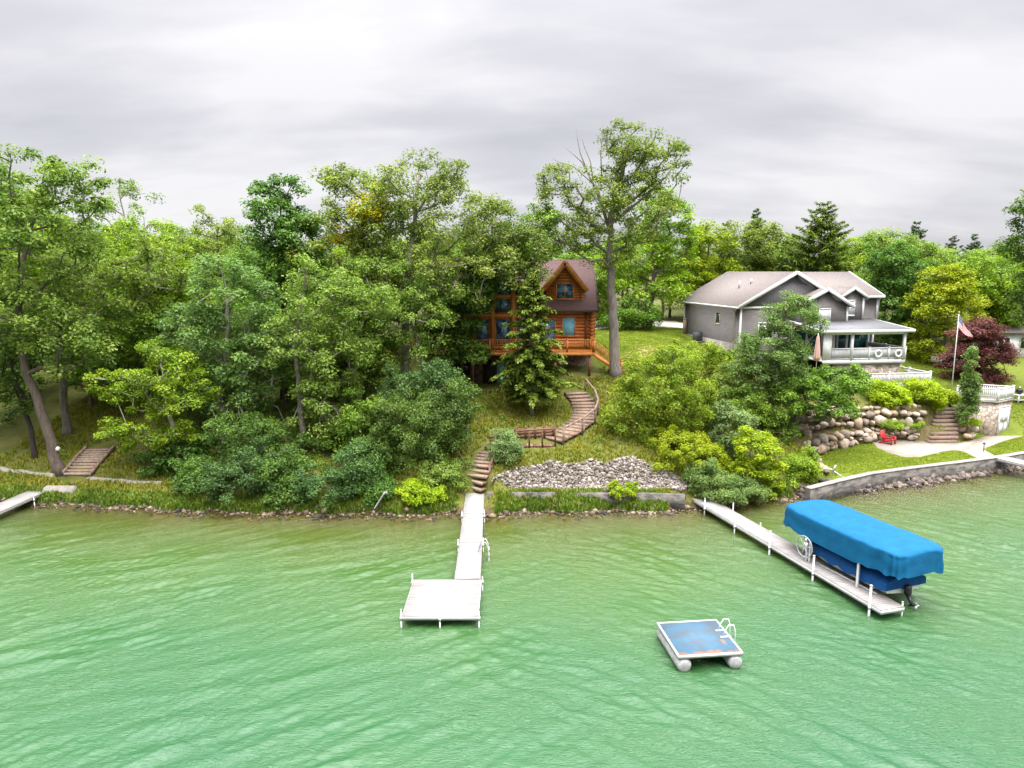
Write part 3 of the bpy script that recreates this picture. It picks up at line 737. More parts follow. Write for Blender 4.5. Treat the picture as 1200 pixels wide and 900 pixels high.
# ================================================================== BOAT LIFT AND BOAT
canvas = mk('blue_canvas', (.003, .10, .22), (.0025, .08, .18), .8, 2.2, bump=.3, bscale=9, spec=.2)
canvas2 = mk('boat_cover_canvas', (.005, .07, .23), (.004, .052, .18), .75, 4, bump=.25, bscale=7, spec=.2)
hull_m = mk('boat_hull', (.72, .72, .70), (.6, .6, .58), .25, 2)
rubber = mk('rubber', (.02, .02, .02), None, .6, 4)
ZT = 2.75
tl = PZ(914, 590, ZT); fr_ = PZ(1050, 652, ZT - .05); rr = PZ(1112, 642, ZT - .05)
ax = (fr_ - tl); ax.z = 0; Lc = ax.length + .1; ax.normalize(); sxv = Vector((-ax.y, ax.x, 0))
if sxv.x < 0: sxv = -sxv
Wc = abs((rr - fr_).dot(sxv)) + .05
org = Vector((tl.x, tl.y, 0)) - ax * .05 + sxv * (Wc / 2)       # middle of the far (shore) end
lift = thing('boat_lift', 'white boat lift under a long blue fabric canopy beside the straight dock', 'boat lift', (org.x, org.y, 0), math.atan2(ax.y, ax.x))
# local x = along (shore -> lake), local y: +y is the right of +x rotated ccw
side = 1 if Vector((-ax.y, ax.x, 0)).dot(sxv) > 0 else -1        # +1: local +y is the photo-right side
def ringshape(t, l, w, rc, taper=0.):
    """rounded rectangle outline, t in [0,1)"""
    n = len(t); ang = t * 2 * np.pi; e = 8.5
    c, s_ = np.cos(ang), np.sin(ang)
    x = np.sign(c) * np.abs(c) ** (2 / e) * l / 2; y = np.sign(s_) * np.abs(s_) ** (2 / e) * w / 2
    y = y * (1 - taper * np.clip(-x / (l / 2) - .55, 0, 1) / .45)
    return x, y
def canopy_mesh(l, w, zt_, drop, seed, nr=170, crown=.16, scallop=.1, taper=.12, flare=.05, wr=.03):
    t = np.arange(nr) / nr; x0, y0 = ringshape(t, l, w, .4, taper); rows = []; r = np.random.default_rng(seed)
    wob = vnoise(np.stack([x0, y0], -1) * 1.6, seed, 3); fold = vnoise(np.stack([np.cos(t * 6.283) * 9, np.sin(t * 6.283) * 9], -1), seed + 1, 3)
    for q in (0, .25, .5, .72, .88, .96, 1.0):
        x, y = x0 * q, y0 * q
        z = zt_ + crown * (1 - (np.abs(y) / (w / 2)) ** 1.6) - .09 * np.clip(q - .9, 0, 1) * 10 * .8
        z = z - .055 * (np.cos(x * 2 * np.pi / 1.15) * .5 + .5) * (1 - q * .4) - .10 * np.clip((np.abs(x) / (l / 2) - .8) / .2, 0, 1) ** 2
        rows.append(np.stack([x, y, z], -1))
    edge = rows[-1][:, 2]
    hem = drop * (1 + scallop * np.sin(t * 2 * np.pi * 11) * .5 + scallop * wob) 
    for k, q in enumerate((.08, .22, .42, .62, .82, 1.)):
        o = 1 + 0 * x0; ex = flare * q; 
        nx_, ny_ = x0 / (l / 2), y0 / (w / 2); nn = np.hypot(nx_, ny_); nx_, ny_ = nx_ / nn, ny_ / nn
        d = ex + wr * (.3 + q) * fold + .02 * np.sin(q * 9 + wob * 4)
        rows.append(np.stack([x0 + nx_ * d, y0 + ny_ * d, edge - hem * q], -1))
    return np.array(rows)
mb = MB(); V = canopy_mesh(Lc, Wc, ZT, .98, 4, wr=.075); V[..., 0] += Lc / 2; mb.grid(V, closed=True)
mb.build('canopy', canvas, lift, smooth=True)
mb = MB()   # pipes holding the canopy
for y in (-Wc / 2 + .12, Wc / 2 - .12): mb.tube([(.6, y * .93, ZT - .2), (Lc - .6, y * .93, ZT - .2)], .03, 6)
for i in range(5):
    x = .8 + (Lc - 1.6) * i / 4; mb.tube([(x, -Wc / 2 + .22, ZT - .2), (x, 0, ZT - .03), (x, Wc / 2 - .22, ZT - .2)], .025, 6)
mb.build('canopy_frame', aluminium, lift)
px0, px1 = 2.2, Lc - 2.0; py = Wc / 2 - .1
for x in (px0, px1):
    for s_ in (-1, 1):
        mb = MB(); mb.box((x, s_ * py, 0), (.1, .1, 2 * (ZT - .2)), tint=.5); mb.build('post', white_metal, lift)
mb = MB()
for s_ in (-1, 1): mb.beam((px0 - .4, s_ * py, -.9), (px1 + .4, s_ * py, -.9), .1, .12)
for x in (px0, px1): mb.beam((x, -py, -.9), (x, py, -.9), .1, .12)
mb.build('base_frame', aluminium, lift)
for s_ in (-1, 1):
    mb = MB(); mb.beam((px0 - 1.1, s_ * (py - .25), .42), (px1 + .85, s_ * (py - .25), .42), .09, .17); mb.build('cradle_beam', white_metal, lift)
    mb = MB(); mb.beam((px0 - .8, s_ * .45, .45), (px1 + 1., s_ * .45, .45), .2, .12); mb.build('bunk', rubber, lift)
for x in (px0, px1):
    mb = MB(); mb.beam((x, -py + .1, .3), (x, py - .1, .3), .1, .12); mb.build('cradle_crossbar', aluminium, lift)
# winch wheel on the dock side, near the shore end
wxp, wyp = px0 - .1, -side * (py + .16); wzp = 1.25
mb = MB(); th = np.linspace(0, 2 * np.pi, 33)
ring = [(wxp + .52 * math.cos(a), wyp - side * .1, wzp + .52 * math.sin(a)) for a in th]
mb.tube(ring, .022, 6, caps=False)
for k in range(6):
    a = k * math.pi / 3 + .2; mb.tube([(wxp, wyp - side * .1, wzp), (wxp + .52 * math.cos(a), wyp - side * .1, wzp + .52 * math.sin(a))], .012, 5)
mb.build('winch_wheel', white_metal, lift, smooth=True)
mb = MB(); mb.box((wxp, wyp, wzp), (.24, .2, .42)); mb.lathe([(.07, -.12), (.07, .12)], (wxp, wyp - side * .02, wzp + .3), 10); mb.beam((wxp, wyp + side * .06, -.6), (wxp, wyp + side * .06, wzp + .25), .09, .09); mb.build('winch_box', aluminium, lift)
# boat
bl, bw_ = 6.0, 2.3; bx0 = px0 - 1.85
bc = org + ax * (bx0 + bl / 2)
boat = thing('motor_boat', 'white motor boat wrapped in a dark blue cover, hanging on the lift under the canopy', 'boat', (bc.x, bc.y, 0), math.atan2(ax.y, ax.x))
def station(u):                                     # u 0 bow (shore side) .. 1 stern; half beam, gunwale z, chine, keel
    hb = bw_ / 2 * (1 - (1 - min(u / .45, 1)) ** 2.2) * (1 - .06 * max(0, u - .8) / .2) + .02
    return hb, 1.12 + .25 * (1 - u) ** 2, .62 + .3 * (1 - u) ** 3, .52 + .45 * (1 - u) ** 5
rows = []
for u in np.linspace(0, 1, 26):
    hb, g, c, k = station(u); x = -bl / 2 + u * bl
    rows.append([(x, -hb, g), (x, -hb * .97, (g + c) / 2), (x, -hb * .85, c), (x, 0, k), (x, hb * .85, c), (x, hb * .97, (g + c) / 2), (x, hb, g)])
mb = MB(); mb.grid(np.array(rows)); mb.add(rows[-1], [tuple(range(7))]); mb.build('hull', hull_m, boat, smooth=True)
rows = []
for u in np.linspace(-.015, 1.02, 60):
    uu = min(max(u, 0), 1); hb, g, c, k = station(uu); x = -bl / 2 + u * bl; row = []
    top = g + .12 + .42 * math.exp(-((uu - .52) / .2) ** 2) + .25 * math.exp(-((uu - .9) / .12) ** 2)
    for q in np.linspace(-1, 1, 21):
        y = (hb + .05) * max(-1, min(1, q * 1.12)); zz = g + (top - g) * (1 - abs(q) ** 2.2) if abs(q) < .9 else g - (abs(q) - .9) / .1 * (.34 + .05 * math.sin(u * 41))
        row.append((x, y * (1 + .012 * math.sin(u * 70 + q * 3)), zz + .02 * math.sin(u * 33 + q * 5)))
    rows.append(row)
mb = MB(); mb.grid(np.array(rows)); e_ = rows[-1]; mb.add(e_, [tuple(range(21))]); mb.build('boat_cover', canvas2, boat, smooth=True)
mb = MB(); mb.lathe([(.02, .5), (.14, .48), (.16, .36), (.16, .12), (.12, .05)], (bl / 2 + .22, 0, .48), 12); mb.box((bl / 2 + .12, 0, .85), (.3, .28, .2))
ot = mb.build('outboard_motor', black_plastic, boat, smooth=False)
mb = MB(); mb.tube([(bl / 2 + .22, 0, .55), (bl / 2 + .42, 0, .28), (bl / 2 + .5, 0, .15)], [.1, .075, .06], 8); mb.tube([(bl / 2 + .34, 0, .09), (bl / 2 + .66, 0, .24)], [.045, .06], 8); mb.build('lower_unit', black_plastic, ot)
mb = MB()
for k in range(3):
    a = k * 2.094; c = Vector((bl / 2 + .68, 0, .25)); mb.beam(c, c + Vector((.04, .13 * math.cos(a), .17 * math.sin(a))), .11, .015)
mb.build('propeller', aluminium, ot)

# ================================================================== SWIM RAFT
q1, q2, q3, q4 = PZ(769.5, 730, .62), PZ(839, 726, .62), PZ(871.5, 765, .62), PZ(795, 769.5, .62)
rc = (q1 + q2 + q3 + q4) / 4; rx = ((q2 - q1) + (q3 - q4)) / 2; ra = math.atan2(rx.y, rx.x); rwid = rx.length
rdep = (((q1 - q4) + (q2 - q3)) / 2).length * .98
raft = thing('swim_raft', 'square blue-topped swim raft afloat alone on the lake', 'raft', (rc.x, rc.y, 0), ra)
m, nt, _, L = newmat('raft_carpet'); out = N(nt, 'ShaderNodeOutputMaterial'); b = N(nt, 'ShaderNodeBsdfPrincipled'); b.inputs['Roughness'].default_value = .9; L.new(b.outputs[0], out.inputs[0])
tc = N(nt, 'ShaderNodeTexCoord'); n1 = N(nt, 'ShaderNodeTexNoise'); n1.inputs['Scale'].default_value = 1.7; n1.inputs['Detail'].default_value = 6; L.new(tc.outputs['Object'], n1.inputs['Vector'])
c1 = N(nt, 'ShaderNodeValToRGB'); c1.color_ramp.elements[0].position = .36; c1.color_ramp.elements[0].color = (.06, .085, .11, 1); c1.color_ramp.elements[1].position = .62; c1.color_ramp.elements[1].color = (.045, .115, .175, 1); L.new(n1.outputs['Fac'], c1.inputs[0])
# worn orange patches along the near edge and one at the right
sp = N(nt, 'ShaderNodeSeparateXYZ'); L.new(tc.outputs['Object'], sp.inputs[0])
n2 = N(nt, 'ShaderNodeTexNoise'); n2.inputs['Scale'].default_value = 2.6; n2.inputs['Detail'].default_value = 5; L.new(tc.outputs['Object'], n2.inputs['Vector'])
mr = N(nt, 'ShaderNodeMapRange'); mr.inputs['From Min'].default_value = -.62; mr.inputs['From Max'].default_value = -1.12; L.new(sp.outputs[1], mr.inputs['Value'])
mu = N(nt, 'ShaderNodeMath', operation='MULTIPLY'); L.new(mr.outputs[0], mu.inputs[0]); L.new(n2.outputs['Fac'], mu.inputs[1])
mr2 = N(nt, 'ShaderNodeMapRange'); mr2.inputs['From Min'].default_value = .34; mr2.inputs['From Max'].default_value = .46; L.new(mu.outputs[0], mr2.inputs['Value'])
ds2 = N(nt, 'ShaderNodeMapping'); ds2.inputs['Location'].default_value = (-.72, .42, 0); ds2.inputs['Rotation'].default_value = (0, 0, 0); ds2.inputs['Scale'].default_value = (5.5, 2.6, 0); 
vt = N(nt, 'ShaderNodeVectorMath', operation='ADD'); vt.inputs[1].default_value = (-.80, .42, 0); L.new(tc.outputs['Object'], vt.inputs[0])
vm = N(nt, 'ShaderNodeVectorMath', operation='MULTIPLY'); vm.inputs[1].default_value = (6.5, 3.0, 0); L.new(vt.outputs[0], vm.inputs[0])
vl = N(nt, 'ShaderNodeVectorMath', operation='LENGTH'); L.new(vm.outputs[0], vl.inputs[0])
mr3 = N(nt, 'ShaderNodeMapRange'); mr3.inputs['From Min'].default_value = 1.75; mr3.inputs['From Max'].default_value = 1.2
va = N(nt, 'ShaderNodeMath', operation='MULTIPLY_ADD'); L.new(n2.outputs['Fac'], va.inputs[0]); va.inputs[1].default_value = 1.9; L.new(vl.outputs['Value'], va.inputs[2]); L.new(va.outputs[0], mr3.inputs['Value'])
mxx = N(nt, 'ShaderNodeMath', operation='MAXIMUM'); L.new(mr2.outputs[0], mxx.inputs[0]); L.new(mr3.outputs[0], mxx.inputs[1])
mc = N(nt, 'ShaderNodeMixRGB'); mc.inputs[2].default_value = (.20, .12, .085, 1); L.new(c1.outputs[0], mc.inputs[1]); L.new(mxx.outputs[0], mc.inputs[0]); L.new(mc.outputs[0], b.inputs['Base Color'])
mb = MB(); mb.box((0, 0, .60), (rwid - .1, rdep - .1, .05)); mb.build('deck', m, raft)
mb = MB(); hx, hy = rwid / 2, rdep / 2
for a, b_ in (((-hx, -hy), (hx, -hy)), ((-hx, hy), (hx, hy))): mb.beam((a[0], a[1], .58), (b_[0], b_[1], .58), .06, .12)
for s_ in (-1, 1): mb.beam((s_ * (hx - .03), -hy + .03, .581), (s_ * (hx - .03), hy - .03, .581), .06, .12)
mb.build('frame', white_metal, raft)
pont = mk('pontoon_metal', (.42, .42, .42), (.24, .235, .23), .6, 5, metal=.2, bump=.1)
for s_ in (-1, 1):
    mb = MB(); x = s_ * (hx - .26); rr_ = .27
    mb.tube([(x, -hy - .06, .22), (x, -hy - .02, .22), (x, -hy + .05, .22), (x, hy, .22), (x, hy + .06, .22)], [.17, .24, rr_, rr_, .2], 18); mb.build('pontoon', pont, raft, smooth=False)
lad = MB(); lx, ly = hx - .1, .12
for o_ in (-.24, .24):
    lad.tube([(lx - .18, ly + o_, .64), (lx - .12, ly + o_, .9), (lx + .02, ly + o_, 1.12), (lx + .2, ly + o_, 1.1), (lx + .28, ly + o_, .85), (lx + .28, ly + o_, -.5)], .02, 7)
for z in (.35, .05, -.25): lad.beam((lx + .28, ly - .24, z), (lx + .28, ly + .24, z), .07, .03)
for o_ in (-.24, .24): lad.beam((lx - .3, ly + o_, .645), (lx + .12, ly + o_, .645), .08, .03)
lad.build('ladder', white_paint, raft, smooth=True)

# ================================================================== POLES IN THE WATER
a = PZ(436, 600, 0); t = thing('mooring_pole', 'thin white pole leaning out of the water left of the L-shaped dock', 'pole', (a.x, a.y, 0))
tip = P(451, 577, a.y - .6) - a
dirv = tip.normalized()
mb = MB(); mb.tube([(-.12 + 0, -1.9, -1.9), (-.05, -.8, -.75), (0, 0, 0), tuple(tip * .9), tuple(tip)], .05, 7); mb.build('pipe', white_metal, t, smooth=True)
mb = MB(); mb.tube([tuple(tip), tuple(tip + Vector((.1, 0, .02))), tuple(tip + Vector((.12, 0, -.12)))], .04, 7); mb.build('hooked_tip', white_metal, t)
a = PZ(995, 574, 0); t = thing('davit_pole', 'bent white pole with a small finned head in front of the seawall', 'pole', (a.x, a.y, 0))
k1 = P(989, 560, a.y - .1) - a; k2 = P(977, 552, a.y + .0) - a
mb = MB(); mb.tube([(0, 0, -.9), (0, 0, 0), tuple(k1), tuple(k2)], .035, 7); mb.build('pipe', white_metal, t, smooth=True)
mb = MB(); d = (k2 - k1).normalized(); mb.tube([tuple(k2), tuple(k2 + d * .16)], [.07, .05], 8); mb.build('hub', mk('grey_blue', (.16, .18, .26), None, .5), t)
for e in ((.18, -.05, .38), (-.22, .02, .12), (-.02, .03, -.24)):
    mb = MB(); mb.beam(tuple(k2 + d * .08), tuple(k2 + d * .08 + Vector(e)), .1, .02, up=(0, 1, 0)); mb.build('fin', white_paint, t)

# ================================================================== building materials
log_m = mk('log_wood', (.52, .175, .034), (.30, .09, .02), .55, 5, stretch=(.35, 1, 2.5), bump=.15, bscale=20)
log_trim = mk('log_trim', (.56, .22, .045), (.38, .13, .028), .5, 5, bump=.1)
log_dark = mk('log_dark_brown', (.16, .06, .025), (.10, .035, .016), .6, 5)  # darker brown log wood for posts, gable wall and lower frames
roof_brown = mk('roof_shingle_brown', (.115, .062, .055), (.075, .040, .036), .9, 9, bump=.35, bscale=40, bands=(2, .14, .02))
roof_grey = mk('roof_shingle_grey', (.19, .162, .145), (.13, .11, .10), .9, 7, bump=.35, bscale=40, bands=(2, .075, .02))
roof_porch = mk('porch_roof_metal', (.135, .135, .14), (.10, .10, .105), .55, 3, bands=(0, .45, .02))
siding = mk('grey_siding', (.165, .152, .143), (.138, .127, .12), .75, 2.5, bands=(2, .17, .03))
shingle_side = mk('gable_shingles', (.130, .122, .122), (.105, .098, .1), .8, 8, bands=(0, .3, .02))
stone_v = stone_mat('stone_veneer', [(.22, .17, .13), (.40, .31, .23), (.52, .44, .35), (.33, .27, .22), (.60, .53, .45)], (.16, .13, .11), 3.4)
stone_d = stone_mat('stone_brown', [(.12, .085, .065), (.20, .14, .10), (.27, .2, .15)], (.07, .05, .045), 3.2)
glass_dark = mk('window_glass', (.018, .022, .026), (.012, .015, .018), .06, 2, spec=.9)
glass_sky_tint = mk('sky_tinted_window_glass', (.10, .26, .40), (.02, .05, .08), .05, 2.2, spec=.9, lo=.42, hi=.58)  # light blue patches in the base colour stand in for reflected sky
glass_teal = mk('teal_door_glass', (.02, .13, .115), (.012, .075, .07), .06, 2, spec=.9)
curtain_m = mk('cyan_curtain', (.20, .52, .64), (.14, .40, .52), .8, 6)
shade_m = mk('white_window_blind', (.60, .60, .60), (.5, .5, .5), .6, 3)
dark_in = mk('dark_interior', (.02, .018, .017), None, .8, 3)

def win(parent, o, ax_u, nrm, w, h, frame_m, pane_m, fw=.09, mull=0, bars=0, proud=.05, name='window'):
    """window on a wall: o = centre on the wall plane, ax_u along the wall, nrm outward"""
    o, a, n = Vector(o), Vector(ax_u), Vector(nrm); z = Vector((0, 0, 1)); mb = MB()
    def bar(c, du, dz_):
        p = []
        for k in (0, proud):
            for (i, j) in ((-1, -1), (1, -1), (1, 1), (-1, 1)): p.append(tuple(c + a * (i * du / 2) + z * (j * dz_ / 2) + n * k))
        mb.add(p, [(0, 1, 2, 3), (7, 6, 5, 4), (0, 4, 5, 1), (1, 5, 6, 2), (2, 6, 7, 3), (3, 7, 4, 0)])
    bar(o + z * (h / 2 + fw / 2), w + 2 * fw, fw); bar(o - z * (h / 2 + fw / 2), w + 2 * fw + .06, fw)
    bar(o - a * (w / 2 + fw / 2), fw, h); bar(o + a * (w / 2 + fw / 2), fw, h)
    for k in range(mull): bar(o + a * (w * ((k + 1) / (mull + 1) - .5)), fw * .6, h)
    for k in range(bars): bar(o + z * (h * ((k + 1) / (bars + 1) - .5)) - n * .004, w, fw * .5)
    f = mb.build(name, frame_m, parent)
    mb = MB(); q = [tuple(o + a * (i * w / 2) + z * (j * h / 2) + n * .018) for (i, j) in ((-1, -1), (1, -1), (1, 1), (-1, 1))]
    mb.prism(q, tuple(n * -.012)); mb.build('pane', pane_m, f)
    return f
def gable_roof(mb, ua, ub, up, za, zb, zp, v0, v1, th=.2, axis='v'):
    """two slopes, ridge along v; eaves at (ua,za), (ub,zb), ridge (up,zp)"""
    for (a, az) in ((ua, za), (ub, zb)):
        poly = [(a, v0, az), (up, v0, zp), (up, v1, zp), (a, v1, az)]
        if axis == 'u': poly = [(q[1], q[0], q[2]) for q in poly]
        mb.prism(poly, (0, 0, th))
def railing(mb, p0, p1, h, pitch, bw, rail=.08, bottom=.1):
    p0, p1 = Vector(p0), Vector(p1); d = p1 - p0; l = d.length; n = max(1, int(l / pitch))
    up = Vector((0, 0, 1))
    mb.beam(p0 + up * h, p1 + up * h, rail, rail * .7); mb.beam(p0 + up * bottom, p1 + up * bottom, rail * .7, rail * .6)
    for i in range(n):
        c = p0 + d * ((i + .5) / n); mb.beam(c + up * (bottom + .015), c + up * (h - .02), bw, bw, up=(d.x, d.y, 0))
def newel(mb, p, h, w=.13):
    mb.box((p[0], p[1], p[2] + h / 2), (w, w, h)); mb.box((p[0], p[1], p[2] + h + .03), (w + .06, w + .06, .06))

# ================================================================== LOG HOUSE
LX, LY = 0., 61.
lh = thing('log_house', 'orange log house with a brown roof half hidden behind trees', 'house', (LX, LY, 0))
E0 = 11.05
def logs(mb, x0, x1, y, z0, z1, r=.15, axis=0, seed=0):
    n = int(round((z1 - z0) / (2 * r))); rr = (z1 - z0) / n / 2
    for i in range(n):
        z = z0 + rr * (2 * i + 1)
        if axis == 0: mb.tube([(x0, y, z), (x1, y, z)], rr * 1.02, 10)
        else: mb.tube([(y, x0, z), (y, x1, z)], rr * 1.02, 10)
mb = MB(); logs(mb, 1.7, 7.15, .05, 7.9, E0); logs(mb, -5.9, -5.0, .05, 7.9, E0)
logs(mb, -.35, 8.6, 6.85, 7.75, E0, axis=1); logs(mb, 0, 8.6, -5.8, 7.9, E0, axis=1)
mb.span((-5.75, .2, 7.7), (6.8, 8.5, E0))
for s_ in (6.85, -5.8):
    mb.add([(s_ + (.02 if s_ > 0 else -.02), .2, E0), (s_ + (.02 if s_ > 0 else -.02), 8.4, E0), (s_ + (.02 if s_ > 0 else -.02), 4.3, 15.1)], [(0, 1, 2)])
mb.build('log_wall', log_m, lh, smooth=True)
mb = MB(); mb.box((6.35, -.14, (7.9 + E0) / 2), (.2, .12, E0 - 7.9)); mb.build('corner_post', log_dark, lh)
mb = MB(); mb.prism([(-6.4, -.8, E0), (-6.4, 4.3, 15.25), (7.3, 4.3, 15.25), (7.3, -.8, E0)], (0, 0, .2)); mb.prism([(-6.4, 9.4, E0), (-6.4, 4.3, 15.25), (7.3, 4.3, 15.25), (7.3, 9.4, E0)][::-1], (0, 0, .2))
rf = mb.build('roof', roof_brown, lh)
mb = MB()
mb.beam((-6.4, -.83, E0 + .06), (7.3, -.83, E0 + .06), .05, .26)
for s_ in (7.33,): mb.beam((s_, -.8, E0 + .07), (s_, 4.3, 15.32), .05, .3); mb.beam((s_, 9.4, E0 + .07), (s_, 4.3, 15.32), .05, .3)
mb.build('fascia', mk('dark_fascia', (.06, .035, .03), None, .6, 4), lh)
# big front gable with the window wall
gx, gz = -1.67, 15.35; gy = -.85
def gable_line(dx): return gz - .8 * abs(dx)
mb = MB(); gable_roof(mb, gx - 4.1, gx + 4.1, gx, gable_line(4.1), gable_line(4.1), gz, gy - .9, 4.3, .2); mb.build('gable_roof', roof_brown, lh)
mb = MB()
for s_ in (-1, 1):
    mb.beam((gx + s_ * 4.15, gy - .93, gable_line(4.15) + .02), (gx, gy - .93, gz + .02), .08, .34)
    mb.beam((gx + s_ * 3.9, gy - .75, gable_line(3.9) - .3), (gx, gy - .75, gz - .3), .2, .26)
mb.build('bargeboard', log_trim, lh)
cols = [-3.45, -1.75, 0.02, 1.6 + gx + 1.67]; cols = [gx - 3.5, gx - 1.75, gx, gx + 1.75, gx + 3.5]
mb = MB()
for c in cols: mb.tube([(c, gy, 7.9), (c, gy, gable_line(abs(c - gx)) - .25)], .2, 12)
mb.tube([(cols[0], gy, 10.7), (cols[-1], gy, 10.7)], .18, 10); mb.tube([(cols[0], gy, 7.98), (cols[-1], gy, 7.98)], .16, 10); mb.tube([(cols[0] , gy, 12.35), (cols[-1], gy, 12.35)], .15, 10)
mb.build('log_frame', log_trim, lh, smooth=True)
for a, b in zip(cols[:-1], cols[1:]):
    for z0, z1 in ((8.2, 10.5), (10.92, 12.2)):
        win(lh, ((a + b) / 2, gy + .06, (z0 + z1) / 2), (1, 0, 0), (0, -1, 0), b - a - .62, z1 - z0 - .2, log_trim, glass_sky_tint, .1)
    ha, hb = gable_line(abs(a - gx)) - .5, gable_line(abs(b - gx)) - .5
    mb = MB(); mb.prism([(a + .15, gy + .02, 12.5), (b - .15, gy + .02, 12.5), (b - .15, gy + .02, max(hb, 12.55)), (a + .15, gy + .02, max(ha, 12.55))], (0, .03, 0)); mb.build('gable_pane', glass_sky_tint, lh)
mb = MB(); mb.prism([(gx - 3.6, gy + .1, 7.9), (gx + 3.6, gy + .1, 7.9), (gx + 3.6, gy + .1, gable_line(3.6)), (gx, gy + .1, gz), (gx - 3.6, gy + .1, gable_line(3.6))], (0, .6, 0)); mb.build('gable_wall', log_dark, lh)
# dormer
dx, dy, dzp = 4.46, .25, 15.1
mb = MB(); logs(mb, 2.92, 6.0, dy, 11.9, 13.1, .13); mb.prism([(2.92, dy + .02, 11.6), (6.0, dy + .02, 11.6), (6.0, dy + .02, 13.1), (dx, dy + .02, 15.0), (2.92, dy + .02, 13.1)], (0, 3.5, 0))
for i in range(7):
    z = 13.23 + i * .24; hw = max(.1, 1.5 - (z - 13.1) / 1.25); mb.tube([(dx - hw, dy, z), (dx + hw, dy, z)], .125, 10)
logs(mb, .05, 1.8, 6.0, 11.9, 13.1, .13, axis=1)
dm = mb.build('dormer', log_m, lh, smooth=True)
mb = MB(); gable_roof(mb, dx - 1.9, dx + 1.9, dx, dzp - 2.35, dzp - 2.35, dzp, dy - .7, 4.2, .18); mb.build('dormer_roof', roof_brown, dm)
mb = MB()
for s_ in (-1, 1): mb.beam((dx + s_ * 1.93, dy - .74, dzp - 2.36), (dx, dy - .74, dzp + .05), .08, .38); mb.beam((dx + s_ * 1.6, dy - .5, dzp - 2.2), (dx, dy - .5, dzp - .25), .3, .14)
mb.build('dormer_bargeboard', log_trim, dm)
win(dm, (dx + .05, dy - .13, 12.72), (1, 0, 0), (0, -1, 0), 1.35, 1.2, log_trim, glass_sky_tint, .12, mull=1, bars=1)
win(lh, (4.85, -.12, 9.7), (1, 0, 0), (0, -1, 0), 1.0, 1.5, log_trim, curtain_m, .1, mull=0)
win(lh, (2.9, -.12, 9.3), (1, 0, 0), (0, -1, 0), 1.5, 2.2, log_trim, glass_sky_tint, .1, mull=1)
# lower storey
mb = MB(); mb.span((-5.85, .12, 4.2), (6.8, 8.4, 7.7)); mb.build('stone_wall', stone_d, lh)
for x, w, m_ in ((-4.4, 1.6, glass_dark), (-1.95, 1.3, dark_in), (-1.0, .85, curtain_m), (.3, 1.2, glass_dark), (2.2, 1.4, glass_dark)):
    win(lh, (x, .12, 5.75 if w < 1.5 else 6.1), (1, 0, 0), (0, -1, 0), w - .16, 2.1 if w < 1.5 else 1.2, log_dark, m_, .08, name='patio_door' if w < 1.5 else 'window')
mb = MB(); mb.span((-6.3, -2.7, 4.3), (3.4, .1, 4.56)); mb.build('patio_slab', mk('brown_paving', (.19, .125, .09), (.12, .08, .06), .9, 3), lh)
# deck, posts, railing, stair
DF = 7.8
mb = MB()
for i in range(16):
    y = -2.5 + i * .155; mb.span((-10.4, y, DF - .04), (6.75, y + .145, DF), tint=(i * .37) % 1)
mb.span((-10.4, -2.52, DF - .3), (6.75, -2.48, DF - .05)); mb.span((6.72, -2.48, DF - .3), (6.76, 0, DF - .05))
dk = mb.build('deck', log_trim, lh)
mb = MB(); railing(mb, (-10.4, -2.45, DF), (6.7, -2.45, DF), 1.0, .14, .045, .1); railing(mb, (6.7, -1.2, DF), (6.7, -.2, DF), 1.0, .14, .045, .1)
for x in np.linspace(-10.4, 6.7, 9): newel(mb, (x, -2.45, DF - .02), 1.05, .13)
mb.build('deck_railing', log_trim, lh)
for x in (-10.2, -6.2, -3.3, .3, 3.6, 6.45):
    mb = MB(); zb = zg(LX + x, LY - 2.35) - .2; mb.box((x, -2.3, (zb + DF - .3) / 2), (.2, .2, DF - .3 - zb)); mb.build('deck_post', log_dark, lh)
st = thing('deck_stair', 'orange wooden stair with railing descending from the log house deck beside the big tree', 'stair', (LX + 6.8, LY - 2.0, 0))
zb = zg(LX + 9.2, LY - 2.) + .02; n = 9; run = 2.3
mb = MB()
for i in range(n):
    z = DF - (DF - zb) * (i + 1) / (n + 1); mb.box((run * (i + .5) / n, 0, z - .02), (.28, 1.0, .045))
mb.build('tread', log_trim, st, label='flight of nine treads')
for s_ in (-.52, .52):
    mb = MB(); mb.beam((0, s_, DF - .2), (run, s_, zb + .02), .06, .3); mb.build('stringer', log_trim, st)
    mb = MB(); newel(mb, (.02, s_, DF - .02), 1.05); newel(mb, (run, s_, zb), 1.05)
    mb.beam((0, s_, DF + .95), (run, s_, zb + .97), .09, .07); mb.beam((0, s_, DF + .14), (run, s_, zb + .2), .06, .05)
    for i in range(15):
        t = (i + .5) / 15; z = DF + (zb - DF) * t; mb.box((run * t, s_, z + .55), (.05, .05, .8))
    mb.build('stair_railing', log_trim, st)

